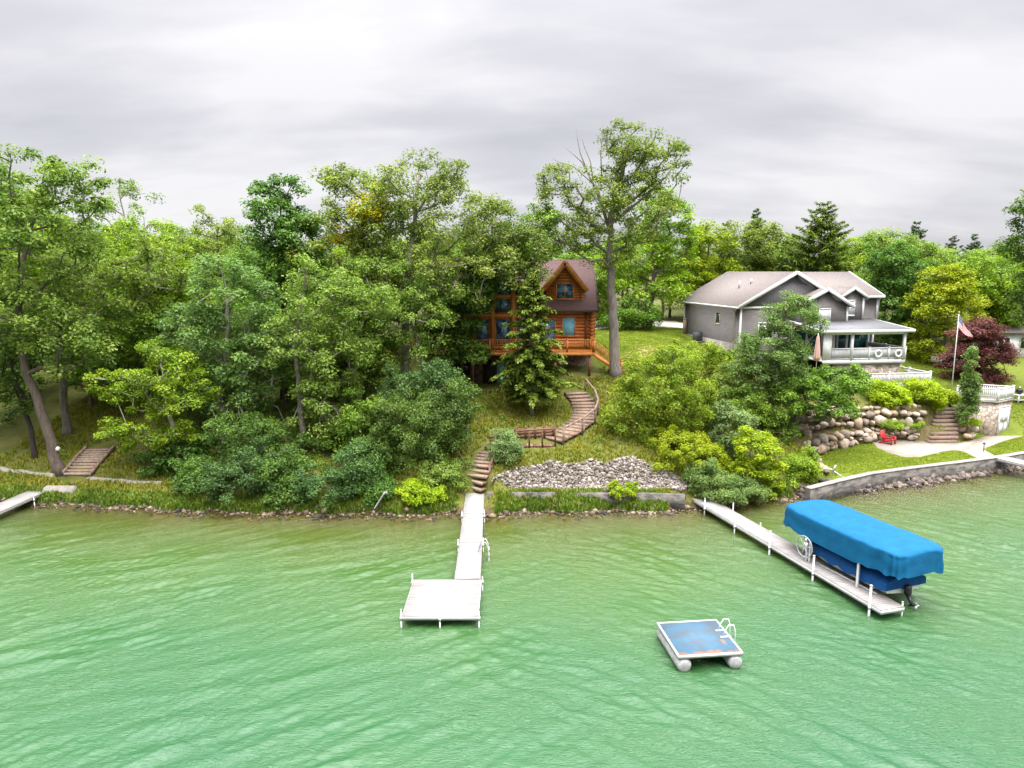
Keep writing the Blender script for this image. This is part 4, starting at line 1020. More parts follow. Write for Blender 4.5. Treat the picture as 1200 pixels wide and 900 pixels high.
# ================================================================== GREY HOUSE
TH = R(9); GX, GY = 20.9, 65.
cT, sT = math.cos(TH), math.sin(TH)
def gw(u, v): return GX + u * cT - v * sT, GY + u * sT + v * cT
def HU(px, v, z=7.):
    lo_, hi_ = -20., 40.
    for _ in range(40):
        m_ = (lo_ + hi_) / 2; x, y = gw(m_, v)
        if 600 + x / ZC(y, z) * FPX < px: lo_ = m_
        else: hi_ = m_
    return lo_
gh = thing('grey_house', 'large grey sided house with white trim, low gables and a covered porch', 'house', (GX, GY, 0), TH)
mb = MB()
mb.prism([(0, 0, 4.), (10, 0, 4.), (10, 0, 11.3), (0, 0, 11.3)], (0, 13, 0))
mb.prism([(6.0, .02, 4.), (13.6, .02, 4.), (13.6, .02, 12.1), (6.0, .02, 12.1)], (0, 10.4, 0))
mb.prism([(4.7, -1.5, 9.3), (9.55, -1.5, 9.3), (9.55, -1.5, 11.35), (7.3, -1.5, 12.7), (4.7, -1.5, 11.35)], (0, 1.49, 0))
mb.prism([(9.45, -.7, 9.8), (11.65, -.7, 9.8), (11.65, -.7, 12.05), (10.55, -.7, 12.8), (9.45, -.7, 12.05)], (0, .69, 0))
mb.build('siding_wall', siding, gh)
mb = MB(); mb.prism([(-.02, -.03, 11.2), (10.02, -.03, 11.2), (5, -.03, 14.2)], (0, 12.9, 0)); mb.build('gable_end', shingle_side, gh)
mb = MB(); mb.prism([(13.63, .1, 12.), (13.63, 10.3, 12.), (13.63, 5.2, 14.1)], (-.1, 0, 0)); mb.build('gable_end', siding, gh)
mb = MB(); gable_roof(mb, -.5, 10.5, 5, 11.1, 11.1, 14.22, -.5, 13.6, .16)
mb.build('main_roof', roof_grey, gh)
mb = MB(); gable_roof(mb, -.45, 10.9, 5.2, 12.0, 12.0, 14.2, 5.0, 14.0, .16, axis='u'); mb.build('wing_roof', roof_grey, gh)
mb = MB(); gable_roof(mb, 4.3, 10.0, 7.3, 11.15, 11.15, 12.75, -1.9, 3.6, .14); mb.build('gable_roof', roof_grey, gh)
mb = MB(); gable_roof(mb, 9.15, 11.95, 10.55, 11.95, 11.95, 12.85, -1.0, 3.0, .13); mb.build('bay_roof', roof_grey, gh)
mb = MB()
def rake(u0, z0, u1, z1, v, h=.3): mb.beam((u0, v, z0), (u1, v, z1), .06, h)
rake(-.5, 11.17, 5, 14.3, -.53); rake(10.5, 11.17, 5, 14.3, -.53)
rake(4.3, 11.2, 7.3, 12.82, -1.93); rake(10.0, 11.2, 7.3, 12.82, -1.93)
rake(9.15, 12.0, 10.55, 12.9, -1.03, .24); rake(11.95, 12.0, 10.55, 12.9, -1.03, .24)
mb.beam((11.9, -.49, 12.05), (14.0, -.49, 12.05), .1, .2)
mb.beam((14.03, -.45, 12.05), (14.03, 5.2, 14.28), .06, .26); mb.beam((14.03, 10.9, 12.05), (14.03, 5.2, 14.28), .06, .26)
mb.beam((-.55, -.5, 11.13), (-.55, 13.6, 11.13), .12, .16)
mb.beam((-.02, -.06, 11.12), (4.6, -.06, 11.12), .05, .2)
for u, v, z0, z1 in ((-.03, -.03, 6., 11.1), (-.03, 12.9, 7.6, 11.1), (9.55, -1.53, 9.4, 11.25), (11.65, -.73, 10., 12.), (13.6, -.02, 9.9, 12.05), (9.45, -.73, 10, 12)):
    mb.box((u, v, (z0 + z1) / 2), (.16, .14, z1 - z0))
mb.build('white_trim', white_paint, gh)
mb = MB()   # gutters' downspouts
mb.tube([(-.55, .9, 11.05), (-.12, 1.0, 10.75), (-.12, 1.0, 6.6)], .06, 8); mb.tube([(13.75, -.3, 11.95), (13.7, -.1, 11.7), (13.7, -.1, 10.1)], .05, 8); mb.build('downspout', white_paint, gh)
mb = MB()
for u, v, h in ((2.2, 5.0, .75), (3.0, 4.2, .5)):
    z = 11.1 + (u + .5) / 5.5 * 3.1 + .1; mb.tube([(u, v, z), (u, v, z + h)], .09, 8)
mb.build('vent_pipe', white_metal, gh)
win(gh, (-.005, 4.7, 9.9), (0, 1, 0), (-1, 0, 0), .75, 1.0, white_paint, glass_dark, .14)
def fw(px, v, z, w, h, pm, mull=0, bars=0, m_=None): return win(gh, (HU(px, v, z), v, z), (1, 0, 0), (0, -1, 0), w, h, m_ or white_paint, pm, .13, mull, bars)
fw(966, -1.505, 10.45, .95, 1.05, shade_m, 0, 1); fw(995.5, -.705, 11.05, .75, 1.25, shade_m, 0, 1)
fw(897, -.005, 9.0, 1.3, 1.3, glass_dark, 1); fw(925, -.005, 9.0, 1.3, 1.3, glass_dark, 1); pass
# porch
up0, up1, vf = 4.9, 12.65, -5.5; PF = 6.85
mb = MB(); mb.prism([(up0 - .4, .0, 9.95), (up1 + .45, .0, 9.95), (up1 + .45, vf - .4, 9.36), (up0 - .4, vf - .4, 9.36)], (0, 0, .09)); mb.build('porch_roof', roof_porch, gh)
mb = MB(); mb.beam((up0 - .4, vf - .43, 9.35), (up1 + .48, vf - .43, 9.35), .06, .24); mb.beam((up1 + .48, vf - .4, 9.35), (up1 + .48, 0, 9.94), .06, .24); mb.beam((up0 - .43, vf - .4, 9.35), (up0 - .43, 0, 9.94), .06, .24)
mb.span((up0, vf - .1, 9.05), (up1, vf + .1, 9.3)); mb.build('porch_fascia', white_paint, gh)
mb = MB(); mb.span((up0, vf, PF - .14), (up1, -.02, PF)); mb.span((up0 - .03, vf - .04, PF - .32), (up1 + .04, vf - .002, PF - .02)); mb.span((up1 + .003, vf, PF - .32), (up1 + .04, -.02, PF - .02)); mb.build('porch_floor', white_paint, gh)
for px, v in ((997, vf), (1058, vf), (976, vf + 2.6), (991, vf + 2.8), (1016, -.5), (1021, -.5)):
    u = HU(px, v); mb = MB(); mb.box((u, v, (PF + 9.2) / 2), (.22 if v == vf else .16, .22 if v == vf else .16, 9.2 - PF)); mb.build('porch_post', white_paint, gh)
mb = MB(); mb.span((up0, vf + .0, PF), (up0 + .75, vf + .14, 9.2)); mb.build('porch_panel', white_paint, gh)
rail_inf = mk('railing_infill', (.52, .52, .55), (.45, .45, .48), .4, 3)
mb = MB(); railing(mb, (up0 + .8, vf, PF), (up1, vf, PF), 1.0, .12, .035, .1); railing(mb, (up1, vf, PF), (up1, -.1, PF), 1.0, .12, .035, .1)
for px in (1018, 1041): newel(mb, (HU(px, vf), vf, PF), 1.05, .12)
newel(mb, (up1, vf, PF), 1.05, .14); newel(mb, (up1, vf + 2.6, PF), 1.05, .12)
mb.build('porch_railing', white_paint, gh)
mb = MB(); mb.span((up0 + .8, vf + .06, PF + .1), (up1 - .06, vf + .075, PF + .95)); mb.span((up1 - .075, vf + .08, PF + .1), (up1 - .06, -.1, PF + .95)); mb.build('railing_screen', rail_inf, gh)
ue = HU(1015, 0)
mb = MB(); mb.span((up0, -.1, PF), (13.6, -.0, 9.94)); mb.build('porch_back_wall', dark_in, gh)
us = np.linspace(up0 + .1, ue, 6)
for a, b in zip(us[:-1], us[1:]): win(gh, ((a + b) / 2, -.1, 7.95), (1, 0, 0), (0, -1, 0), b - a - .2, 2.0, white_paint, glass_teal, .09, name='sliding_door')
mb = MB(); mb.span((6.2, vf + .25, 3.9), (up1 - .2, vf + .6, PF - .33)); mb.span((up1 - .55, vf + .6, 3.9), (up1 - .2, 0, PF - .33)); mb.build('stone_base', stone_v, gh)
mb = MB(); mb.span((6.1, vf + .2, PF - .5), (up1 - .15, vf + .24, PF - .34)); mb.build('stone_cap', concrete, gh)
# things on and at the house
def wthing(name, label, cat, u, v, z, rz=0, group=None): x, y = gw(u, v); return thing(name, label, cat, (x, y, z), TH + rz, group)
for px, lab in ((1029, 'white life ring hung on the porch railing, in the middle of the railing'), (1052.5, 'white life ring hung on the porch railing beside the corner post')):
    t = wthing('life_ring', lab, 'life ring', HU(px, vf - .12), vf - .12, PF + .52, 0, 'life rings on the porch railing')
    mb = MB(); a = np.linspace(0, 2 * np.pi, 25); ph = np.linspace(0, 2 * np.pi, 10)
    Vr = np.array([[((.27 + .095 * math.cos(p)) * math.cos(q), .07 * math.sin(p), (.27 + .095 * math.cos(p)) * math.sin(q)) for p in ph] for q in a])
    mb.grid(Vr); mb.build('ring', white_paint, t, smooth=True)
    mb = MB()
    for k in range(4):
        q = math.pi / 4 + k * math.pi / 2; c = (.27 * math.cos(q), 0, .27 * math.sin(q)); mb.tube([(c[0] - .03 * math.sin(q), 0, c[2] + .03 * math.cos(q)), (c[0] + .03 * math.sin(q), 0, c[2] - .03 * math.cos(q))], .1, 10)
    mb.build('band', shade_m, t)
t = wthing('patio_umbrella', 'closed peach patio umbrella standing at the left end of the grey porch', 'umbrella', HU(957, vf - .5), vf - .5, PF - 1.9)
peach = mk('peach_canvas', (.62, .40, .33), (.5, .31, .26), .8, 6, bump=.3)
mb = MB(); prof = [(.03, 1.95), (.20, 2.0), (.23, 2.3), (.19, 2.9), (.14, 3.5), (.09, 4.0), (.03, 4.2)]
th = np.linspace(0, 2 * np.pi, 33)[:-1]; mb.grid(np.array([[(r_0 * (1 + .25 * math.cos(8 * a)) * math.cos(a), r_0 * (1 + .25 * math.cos(8 * a)) * math.sin(a), z) for a in th] for r_0, z in prof]), closed=True); mb.build('folded_canopy', peach, t, smooth=True)
mb = MB(); mb.tube([(0, 0, .1), (0, 0, 4.3)], .03, 8); mb.build('pole', aluminium, t); mb = MB(); mb.lathe([(.35, -.6), (.35, .1), (.1, .18)], (0, 0, 0), 16); mb.build('base', concrete, t)
uA, vA = -.75, 7.6; x, y = gw(uA, vA); z = zg(x, y)
t = thing('air_conditioner', 'dark grey air conditioner unit beside the side wall of the grey house', 'air conditioner', (x, y, z), TH)
acm = mk('ac_metal', (.10, .11, .12), (.06, .065, .07), .5, 12, bands=(2, .06, .02))
mb = MB(); mb.lathe([(.36, .08), (.5, .1), (.5, .9), (.46, .98)], (0, 0, 0), 4 * 5); mb.build('cabinet', acm, t)
mb = MB(); mb.lathe([(.40, .985), (.40, 1.02), (.12, 1.06)], (0, 0, 0), 20); mb.build('fan_grille', rope_m, t)
mb = MB(); mb.box((0, 0, .04), (1.2, 1.2, .1)); mb.build('pad', concrete, t)
uA, vA = -.35, 12.0; x, y = gw(uA, vA); z = zg(x, y)
t = thing('utility_pedestal', 'tan wooden post-like utility box at the far corner of the grey house', 'utility box', (x, y, z), TH)
mb = MB(); mb.box((0, 0, .8), (.28, .28, 1.6)); mb.build('cabinet', mk('tan_paint', (.36, .26, .17), None, .7, 4), t); mb = MB(); mb.prism([(-.18, -.18, 1.6), (.18, -.18, 1.6), (.18, .18, 1.6), (-.18, .18, 1.6)], (0, 0, .06)); mb.build('lid', mk('tan_lid', (.45, .36, .26), None, .7, 4), t)
mb = MB(); x0, y0 = gw(-.02, 0); 
for a, b in ((.3, 12.8),): mb.span((-.10, a, 5.5), (-.005, b, 7.75))
mb.build('foundation', concrete, gh)
# stone garden wall and steps down beside the house's left corner
pts = [G(x, y) for x, y in [(842, 409), (852, 415), (866, 425)]]
mb = MB(); wall_strip(mb, fine([p + Vector((0, 0, 0)) for p in pts], 3), .45, 2.0, lambda q: 7.0 - .35 * max(0, min(1, (66 - q.y) / 6)))
t = mb.build('garden_wall', stone_v); tag(t, 'short pale stone garden wall at the left corner of the grey house', 'wall')
a = G(834, 407.5); b = G(856, 425); t = thing('garden_steps', 'brown timber garden steps beside the stone wall at the grey house', 'steps', (a.x, a.y, 0))
for i in range(6):
    p = a.lerp(b, i / 5) - a; mb = MB(); mb.box((p.x - .3, p.y, a.z + p.z + .02), (2.0, .42, .3), .12, tint=(i * .3) % 1); mb.build('tread', timber, t)

# lower terrace of the grey house
tc1 = PZ(1092, 436, 5.75); u1, v1 = ((tc1.x - GX) * cT + (tc1.y - GY) * sT, -(tc1.x - GX) * sT + (tc1.y - GY) * cT)
t = thing('terrace', 'lower terrace with white railing in front of the grey house stone base', 'terrace', (GX, GY, 0), TH)
mb = MB(); mb.span((5.5, v1, 4.5), (u1, -.5, 4.7)); mb.span((5.5, v1 + .02, 3.0), (u1 - .02, v1 + .25, 4.5)); mb.build('slab', concrete, t)
mb = MB(); railing(mb, (5.6, v1 + .1, 4.7), (u1 - .05, v1 + .1, 4.7), 1.0, .13, .05, .1); railing(mb, (u1 - .05, v1 + .1, 4.7), (u1 - .05, v1 + 5.5, 4.7), 1.0, .13, .05, .1)
for k in range(3): newel(mb, (u1 - .05, v1 + .1 + 2.6 * k, 4.7), 1.08, .14)
for u in (6, 8.4, 10.8): newel(mb, (u, v1 + .1, 4.7), 1.08, .14)
mb.build('railing', white_paint, t)

# ================================================================== BOATHOUSE
bc = PZ(1164.5, 511, 1.0); bx, by = bc.x, bc.y
va, vb = Vector((-2.5, 1.3, 0)), Vector((2.15, 1.35, 0)); BT = 3.75
bh = thing('boathouse', 'small stone boathouse with white double doors and a railed roof deck', 'boathouse', (bx, by, 0))
mb = MB(); mb.prism([(0, 0, .3), tuple(vb + Vector((0, 0, .3))), tuple(va + vb + Vector((0, 0, .3))), tuple(va + Vector((0, 0, .3)))], (0, 0, BT - .3)); mb.build('stone_wall', stone_v, bh)
e = .12; na, nb = va.normalized(), vb.normalized()
mb = MB(); o0 = -na * e - nb * e; mb.prism([tuple(o0 + Vector((0, 0, BT))), tuple(vb + nb * e - na * e + Vector((0, 0, BT))), tuple(va + vb + na * e + nb * e + Vector((0, 0, BT))), tuple(va + na * e - nb * e + Vector((0, 0, BT)))], (0, 0, .14)); mb.build('roof_slab', concrete, bh)
mb = MB(); zz = Vector((0, 0, BT + .14)); c0, c1, c2, c3 = Vector((0, 0, 0)) + zz, vb + zz, va + vb + zz, va + zz
for a, b in ((c0, c1), (c0, c3), (c1, c2), (c3, c2)): railing(mb, a, b, 1.02, .13, .055, .1)
for p in (c0, c1, c2, c3, (c0 + c1) / 2): newel(mb, p, 1.08, .13)
mb.build('roof_railing', white_paint, bh)
nrm = Vector((vb.y, -vb.x, 0)).normalized()
f = MB(); dw, dh = 1.5, 2.3; cb_ = vb * .5 + Vector((0, 0, 1.0))
for k in (-.5, .5):
    c = cb_ + nb * (k * dw / 2); mb = MB(); q = [c - nb * (dw / 4 - .01), c + nb * (dw / 4 - .01)]
    mb.prism([tuple(q[0] + nrm * .01), tuple(q[1] + nrm * .01), tuple(q[1] + nrm * .01 + Vector((0, 0, dh))), tuple(q[0] + nrm * .01 + Vector((0, 0, dh)))], tuple(nrm * .05))
    for z0, z1 in ((.2, .9), (1.1, 1.9)):
        a_, b_ = q[0] + nb * .13 + nrm * .06, q[1] - nb * .13 + nrm * .06
        mb.prism([tuple(a_ + Vector((0, 0, z0))), tuple(b_ + Vector((0, 0, z0))), tuple(b_ + Vector((0, 0, z1))), tuple(a_ + Vector((0, 0, z1)))], tuple(nrm * .02))
    d_ = mb.build('door', white_paint, bh)
    mb = MB(); h = c - nb * (k * .55) + nrm * .1 + Vector((0, 0, 1.05)); mb.tube([tuple(h), tuple(h + Vector((0, 0, .22)))], .022, 6); mb.build('handle', rope_m, d_)
mb = MB()
for s_ in (-1, 1):
    a_ = cb_ + nb * (s_ * (dw / 2 + .06)) + nrm * .04; mb.beam(tuple(a_), tuple(a_ + Vector((0, 0, dh + .1))), .12, .08, up=tuple(nrm))
a_ = cb_ + Vector((0, 0, dh + .06)) + nrm * .05; mb.beam(tuple(a_ - nb * (dw / 2)), tuple(a_ + nb * (dw / 2)), .08, .12); mb.build('door_frame', white_paint, bh)

# ================================================================== BOULDER WALLS, STEPS
def boulder_wall(label, pts, seed, parentloc):
    t = thing('boulder_wall', label, 'boulder wall', parentloc)
    r = np.random.default_rng(seed)
    for (x, y, z, rad) in pts:
        v = rocks(1, r, ICO2, cuts=14)[0]; v = v * (1 + .07 * vnoise(v * 2.3, int(r.integers(999)), 3))[:, None] * rad; mb = MB(); mb.tris_block(v[None], ICO2[1], r.random())
        o = mb.build('boulder', rock_grey, t); o.location = (x - parentloc[0], y - parentloc[1], z - parentloc[2])
    return t
r_ = np.random.default_rng(77)
def course(fY, x0, x1, z, rad, dy, out, jit=.12):
    x = x0
    while x < x1:
        q = r_.uniform(*rad); out.append((x + q * .8, float(fY(x)) + dy + r_.normal() * jit, z + r_.normal() * .06, q)); x += q * r_.uniform(1.45, 1.8)
sx0, sx1 = XP(1089, 55), XP(1124, 56.5)
lowr = []; course(Yw1, 22.4, sx0 - .3, 1.22, (.3, .62), .15, lowr); course(Yw1, 22.2, sx0 - .4, 1.82, (.2, .5), .45, lowr); course(Yw1, 22.2, sx0 - .4, 1.5, (.14, .3), .1, lowr, .25)
boulder_wall('lower wall of big round boulders behind the red chair and patio', lowr, 1, (27, 55, 1))
upr = []; course(Yw2, 21.3, sx0 + .3, 2.45, (.3, .6), .1, upr); course(Yw2, 21.4, sx0 + .5, 3.0, (.32, .55), .45, upr); course(Yw2, 23., sx0 + .5, 3.45, (.2, .38), .8, upr)
boulder_wall('upper wall of boulders under the bright green hedge', upr, 2, (27, 57, 2))
rr_ = []; course(Yw1, sx1 + .1, 37.3, 1.2, (.3, .5), .1, rr_); course(Yw1, sx1 + .2, 37.5, 1.75, (.3, .5), .5, rr_); course(Yw2, sx1 + .3, 37., 2.4, (.3, .5), -.2, rr_); course(Yw2, sx1 + .3, 36.4, 3., (.3, .45), .4, rr_)
boulder_wall('stacked boulders between the stone steps and the boathouse', rr_, 3, (36, 56, 1))
ed = []
pe = [G(938, 500), G(946, 512), PZ(950, 528, 1.3), PZ(955, 540, 1.1), PZ(963, 550, 1.05), PZ(974, 557, 1.0)]
for a, b in zip(pe[:-1], pe[1:]):
    n = max(2, int((b - a).length / .55))
    for i in range(n): p = a.lerp(b, i / n); ed.append((p.x + r_.normal() * .12, p.y + r_.normal() * .1, p.z + .08, r_.uniform(.22, .42)))
boulder_wall('curved line of smaller boulders edging the left side of the lower lawn', ed, 4, (22, 50, 1))
a = PZ(1105, 519, 1.0); b = PZ(1112, 477, 3.35)
t = thing('stone_steps', 'rough timber and stone steps climbing between the boulder walls', 'steps', (a.x, a.y, 0)); d = b - a
for i in range(9):
    p = d * (i / 8.5); mb = MB(); w = 2.3 - .05 * i
    mb.box((p.x + r_.normal() * .05, p.y + .25, 1.0 + p.z * .98 + .02), (w, .62, .3), r_.normal() * .03 + .06, tint=r_.random()); mb.build('tread', timber, t)

# ================================================================== TIMBER STAIRS FROM THE DOCK TO THE LOG HOUSE
def stair(label, pts, w, n, name='timber_stairs', treadh=.16):
    P0 = pts[0]; t = thing(name, label, 'stairs', tuple(P0)); L_ = [0]
    for a, b in zip(pts[:-1], pts[1:]): L_.append(L_[-1] + (Vector(b) - Vector(a)).length)
    r = np.random.default_rng(len(pts) + n)
    def at(s): 
        for i in range(len(pts) - 1):
            if s <= L_[i + 1] or i == len(pts) - 2:
                q = (s - L_[i]) / (L_[i + 1] - L_[i]); return Vector(pts[i]).lerp(Vector(pts[i + 1]), q), (Vector(pts[i + 1]) - Vector(pts[i])).normalized()
    for i in range(n):
        p, d = at(L_[-1] * (i + .5) / n); ang = math.atan2(d.y, d.x) - math.pi / 2; p = p - Vector(P0); dep_ = L_[-1] / n
        mb = MB(); mb.box((p.x, p.y, p.z - treadh / 2 + .05), (w * r.uniform(.96, 1.05), dep_ * 1.1 , treadh), ang, tint=r.random()); 
        tr = mb.build('tread', timber_brown, t)
        mb = MB(); off = Vector((math.sin(ang), -math.cos(ang), 0)) * (dep_ * .52)
        mb.box((p.x + off.x, p.y + off.y, p.z - .03), (w * 1.02, .1, .2), ang, tint=.9); mb.build('nosing', timber, tr)
    return t, at, L_[-1]
lo_ = [PZ(557, 574.5, .6)] + [G(x, y) + Vector((0, 0, .10)) for x, y in [(560, 560), (566, 545), (575, 530)]]
t1, at1, l1 = stair('lower flight of brown timber steps rising from the L-shaped dock', lo_, 1.35, 9)
mb = MB(); q = [p - lo_[0] + Vector((.75, .1, 0)) for p in lo_[1:]]
for p in q: mb.box((p.x, p.y, p.z + .2), (.14, .14, 1.0))
for a, b in zip(q[:-1], q[1:]): mb.beam(a + Vector((0, 0, .62)), b + Vector((0, 0, .62)), .12, .09)
mb.build('handrail', timber_brown, t1)
up_ = [G(x, y) + Vector((0, 0, .12)) for x, y in [(648, 517), (668, 506), (682, 495), (686, 484), (682, 472), (673, 460)]]
t2, at2, l2 = stair('upper curving flight of brown timber steps with a handrail, right of the spruce', up_, 1.75, 16)
mb = MB(); rail_pts = []
for k in range(11):
    p, d = at2(l2 * k / 10); nr = Vector((d.y, -d.x, 0)).normalized(); p = p + nr * .95 - up_[0]; rail_pts.append(p)
    if k % 2 == 0: mb.box((p.x, p.y, p.z + .3), (.13, .13, 1.35), tint=.3)
for a, b in zip(rail_pts[:-1], rail_pts[1:]): mb.beam(a + Vector((0, 0, .95)), b + Vector((0, 0, .95)), .14, .08, tint=.45)
mb.build('handrail', timber, t2)
# landing between the flights, held by a low plank wall
la = [G(x, y) + Vector((0, 0, .16)) for x, y in [(573, 530), (605, 521), (650, 518)]]
t = thing('timber_landing', 'plank walkway joining the two flights of timber steps, with a low board fence', 'walkway', tuple(la[0]))
mb = MB()
for a, b in zip(la[:-1], la[1:]): a_, b_ = a - la[0], b - la[0]; boards_along(mb, a_[:2], b_[:2], .6, .6, .12, .1, .2, .012)
mb.build('deck', timber_brown, t)
mb = MB()
for a, b in zip(la[:-1], la[1:]):
    a_, b_ = a - la[0] + Vector((0, .75, .1)), b - la[0] + Vector((0, .75, .1))
    for k in range(3): mb.beam(a_ + Vector((0, 0, .1 + .24 * k)), b_ + Vector((0, 0, .1 + .24 * k)), .06, .2, tint=.2 + .2 * k)
for k in range(5):
    p = la[1].lerp(la[2], k / 4) - la[0]; mb.box((p.x, p.y + .68, .5 + p.z), (.12, .12, 1.0), tint=.1)
mb.build('board_fence', timber_brown, t)
mb = MB()
for k in range(4):
    p = la[1].lerp(la[2], k / 3) - la[0]; mb.box((p.x, p.y - .62, .35 + p.z), (.11, .11, 1.3), tint=.1)
a_, b_ = la[1] - la[0] + Vector((0, -.62, .95)), la[2] - la[0] + Vector((0, -.62, .95)); mb.beam(a_, b_, .12, .07, tint=.6); mb.build('handrail', timber_brown, t)
# wooden steps on the left bank
c = [G(91, 557), G(104, 541), G(118, 526)]
c = [Vector((p.x, p.y, p.z + .05)) for p in c]
t3, at3, l3 = stair('grey timber steps set in the grass bank at the left, beside the leaning tree', c, 1.75, 10, treadh=.2)
for s_ in (-1, 1):
    mb = MB(); pr = None
    for k in range(7):
        p, d = at3(l3 * k / 6); nr = Vector((d.y, -d.x, 0)).normalized(); p = p + nr * (s_ * .95) - c[0] + Vector((0, 0, .12))
        if pr is not None: mb.beam(pr, p, .13, .22, tint=.5)
        pr = p
    mb.build('side_rail', timber, t3)
g = G(70, 553); t = thing('globe_lamp', 'post lamp with a white globe at the foot of the leaning tree', 'lamp', tuple(g))
mb = MB(); mb.tube([(0, 0, -.2), (0, 0, 1.45)], .045, 8); mb.build('post', timber_m if False else rope_m, t)
mb = MB(); mb.lathe([(.02, -.17), (.12, -.14), (.17, -.04), (.17, .05), (.11, .14), (.02, .17)], (0, 0, 1.6), 14); mb.build('globe', white_paint, t, smooth=True)
g = PZ(68, 584, .1); t = thing('concrete_block', 'long grey concrete block lying at the waterline beside the far-left dock', 'concrete block', tuple(g))
mb = MB(); mb.tube([(-1.0, .35, .32), (-.9, .35, .32), (.9, .3, .32), (1.0, .3, .32)], [.34, .42, .42, .3], 10); mb.build('block', concrete, t)
mb = MB(); mb.box((-.2, 1.3, .42), (1.7, 1.6, .12), .1); mb.build('slab', timber, t)

# ================================================================== FLAGPOLE AND FLAG
g = PZ(1115, 458, 4.2); fp = thing('flagpole', 'slim white flagpole in front of the red-leaved tree', 'flagpole', (g.x, g.y, zg(g.x, g.y)))
z0 = zg(g.x, g.y); ht = P(1122, 367, g.y).z - z0
mb = MB(); mb.tube([(0, 0, -.2), (0, 0, ht)], [.055, .03], 8); mb.build('pole', white_metal, fp)
mb = MB(); mb.lathe([(.01, -.08), (.07, -.04), (.07, .04), (.01, .08)], (0, 0, ht + .06), 10); mb.build('ball', mk('brass', (.5, .36, .1), None, .3, 3, metal=.9), fp)
fm, nt, _, L = newmat('flag_cloth'); out = N(nt, 'ShaderNodeOutputMaterial'); b = N(nt, 'ShaderNodeBsdfPrincipled'); b.inputs['Roughness'].default_value = .8; L.new(b.outputs[0], out.inputs[0])
at = N(nt, 'ShaderNodeAttribute', attribute_name='tint'); cr = N(nt, 'ShaderNodeValToRGB'); cr.color_ramp.interpolation = 'CONSTANT'; el = cr.color_ramp.elements; el.new(.5)
for q, (p_, c_) in zip(el, ((0, (.55, .02, .035)), (.34, (.75, .74, .74)), (.67, (.02, .03, .14)))): q.position = p_; q.color = c4(c_)
L.new(at.outputs['Fac'], cr.inputs[0]); L.new(cr.outputs[0], b.inputs['Base Color'])
fh, fl = 1.1, 1.75
def flagpt(s, t_, e=0.):                             # s down the hoist 0..1, t along the fly 0..1
    th_ = R(54) + .12 * math.sin(t_ * 3) - .28 * s * t_
    f_ = .10 * math.sin(t_ * 11 + s * 2.5) * t_ ** .5
    d_ = t_ * fl
    return (.05 + d_ * math.cos(th_) + f_ * .5, f_ + e, ht - .1 - s * fh * (1 - .25 * t_) - d_ * math.sin(th_))
mb = MB(); ns, nf = 13, 30
for i in range(ns):
    for j in range(nf):
        blue = i < 7 and j < 12; tn = .8 if blue else (.1 if i % 2 == 0 else .5)
        mb.add([flagpt(i / ns, j / nf), flagpt(i / ns, (j + 1) / nf), flagpt((i + 1) / ns, (j + 1) / nf), flagpt((i + 1) / ns, j / nf)], [(0, 1, 2, 3)], tn)
for i in range(9):
    for j in range(6 if i % 2 == 0 else 5):
        s0 = (i + .9) / 10.6 * 7 / 13; t0 = (j + (.75 if i % 2 == 0 else 1.25)) / 6.5 * .4; pts = []
        for k in range(10):
            a = k * math.pi / 5; rr0 = .028 if k % 2 == 0 else .012; pts.append(flagpt(s0 - rr0 * math.cos(a), t0 + rr0 * .6 * math.sin(a), -.006))
        mb.add(pts, [tuple(range(10))], .5)
fo = mb.build('flag', fm); fo.location = (g.x, g.y, z0); tag(fo, 'United States flag hanging limp from the white flagpole', 'flag')

# ================================================================== SMALL THINGS ON THE RIGHT
red = mk('red_paint', (.50, .018, .022), (.36, .012, .018), .45, 5)
g = PZ(1041, 520, 1.0); ch = thing('garden_chair', 'bright red wooden garden chair on the patio in front of the boulder wall', 'chair', (g.x, g.y, 1.0), R(38))
mb = MB()
for i in range(6): mb.box((0, -.32 + i * .1, .38 - i * .022), (.56, .085, .025))
mb.build('seat', red, ch)
mb = MB()
for i in range(7):
    x = (i - 3) * .085; top = 1.02 - .018 * (i - 3) ** 2; mb.beam((x * .9, .24, .24), (x * 1.25, .58, top), .08, .022, up=(0, -1, .4))
mb.build('backrest', red, ch)
for s_ in (-1, 1):
    mb = MB(); mb.beam((s_ * .36, -.4, .57), (s_ * .36, .42, .55), .13, .03); mb.build('armrest', red, ch)
    mb = MB(); mb.box((s_ * .32, -.36, .28), (.05, .1, .56)); mb.build('leg', red, ch)
    mb = MB(); mb.beam((s_ * .3, -.34, .36), (s_ * .3, .62, .03), .04, .12); mb.build('leg', red, ch)
g = PZ(1152.5, 529, 1.0); t = thing('path_light', 'small dark post light standing where the patio paths meet', 'light', tuple(g))
mb = MB(); mb.tube([(0, 0, 0), (0, 0, .55)], .03, 6); mb.build('post', rope_m, t); mb = MB(); mb.lathe([(.02, .0), (.12, .02), (.10, .08), (.02, .16)], (0, 0, .55), 10); mb.build('cap', rope_m, t)
g = PZ(1194, 476, 2.6); gz_ = zg(g.x, g.y); t = thing('garden_table', 'white garden table in the grass right of the boathouse', 'table', (g.x, g.y, gz_), .3)
mb = MB()
for i in range(5): mb.box((0, -.3 + i * .15, .72), (1.2, .135, .04))
mb.build('table_top', white_paint, t)
for x in (-.5, .5):
    for y in (-.28, .28): mb = MB(); mb.box((x, y, .35), (.09, .09, .7)); mb.build('leg', white_paint, t)
mb = MB(); mb.box((0, 0, .25), (1.0, .5, .04)); mb.build('shelf', white_paint, t)
t = thing('kettle_grill', 'black domed kettle grill standing on the white garden table', 'grill', (g.x - .1, g.y, gz_ + .74))
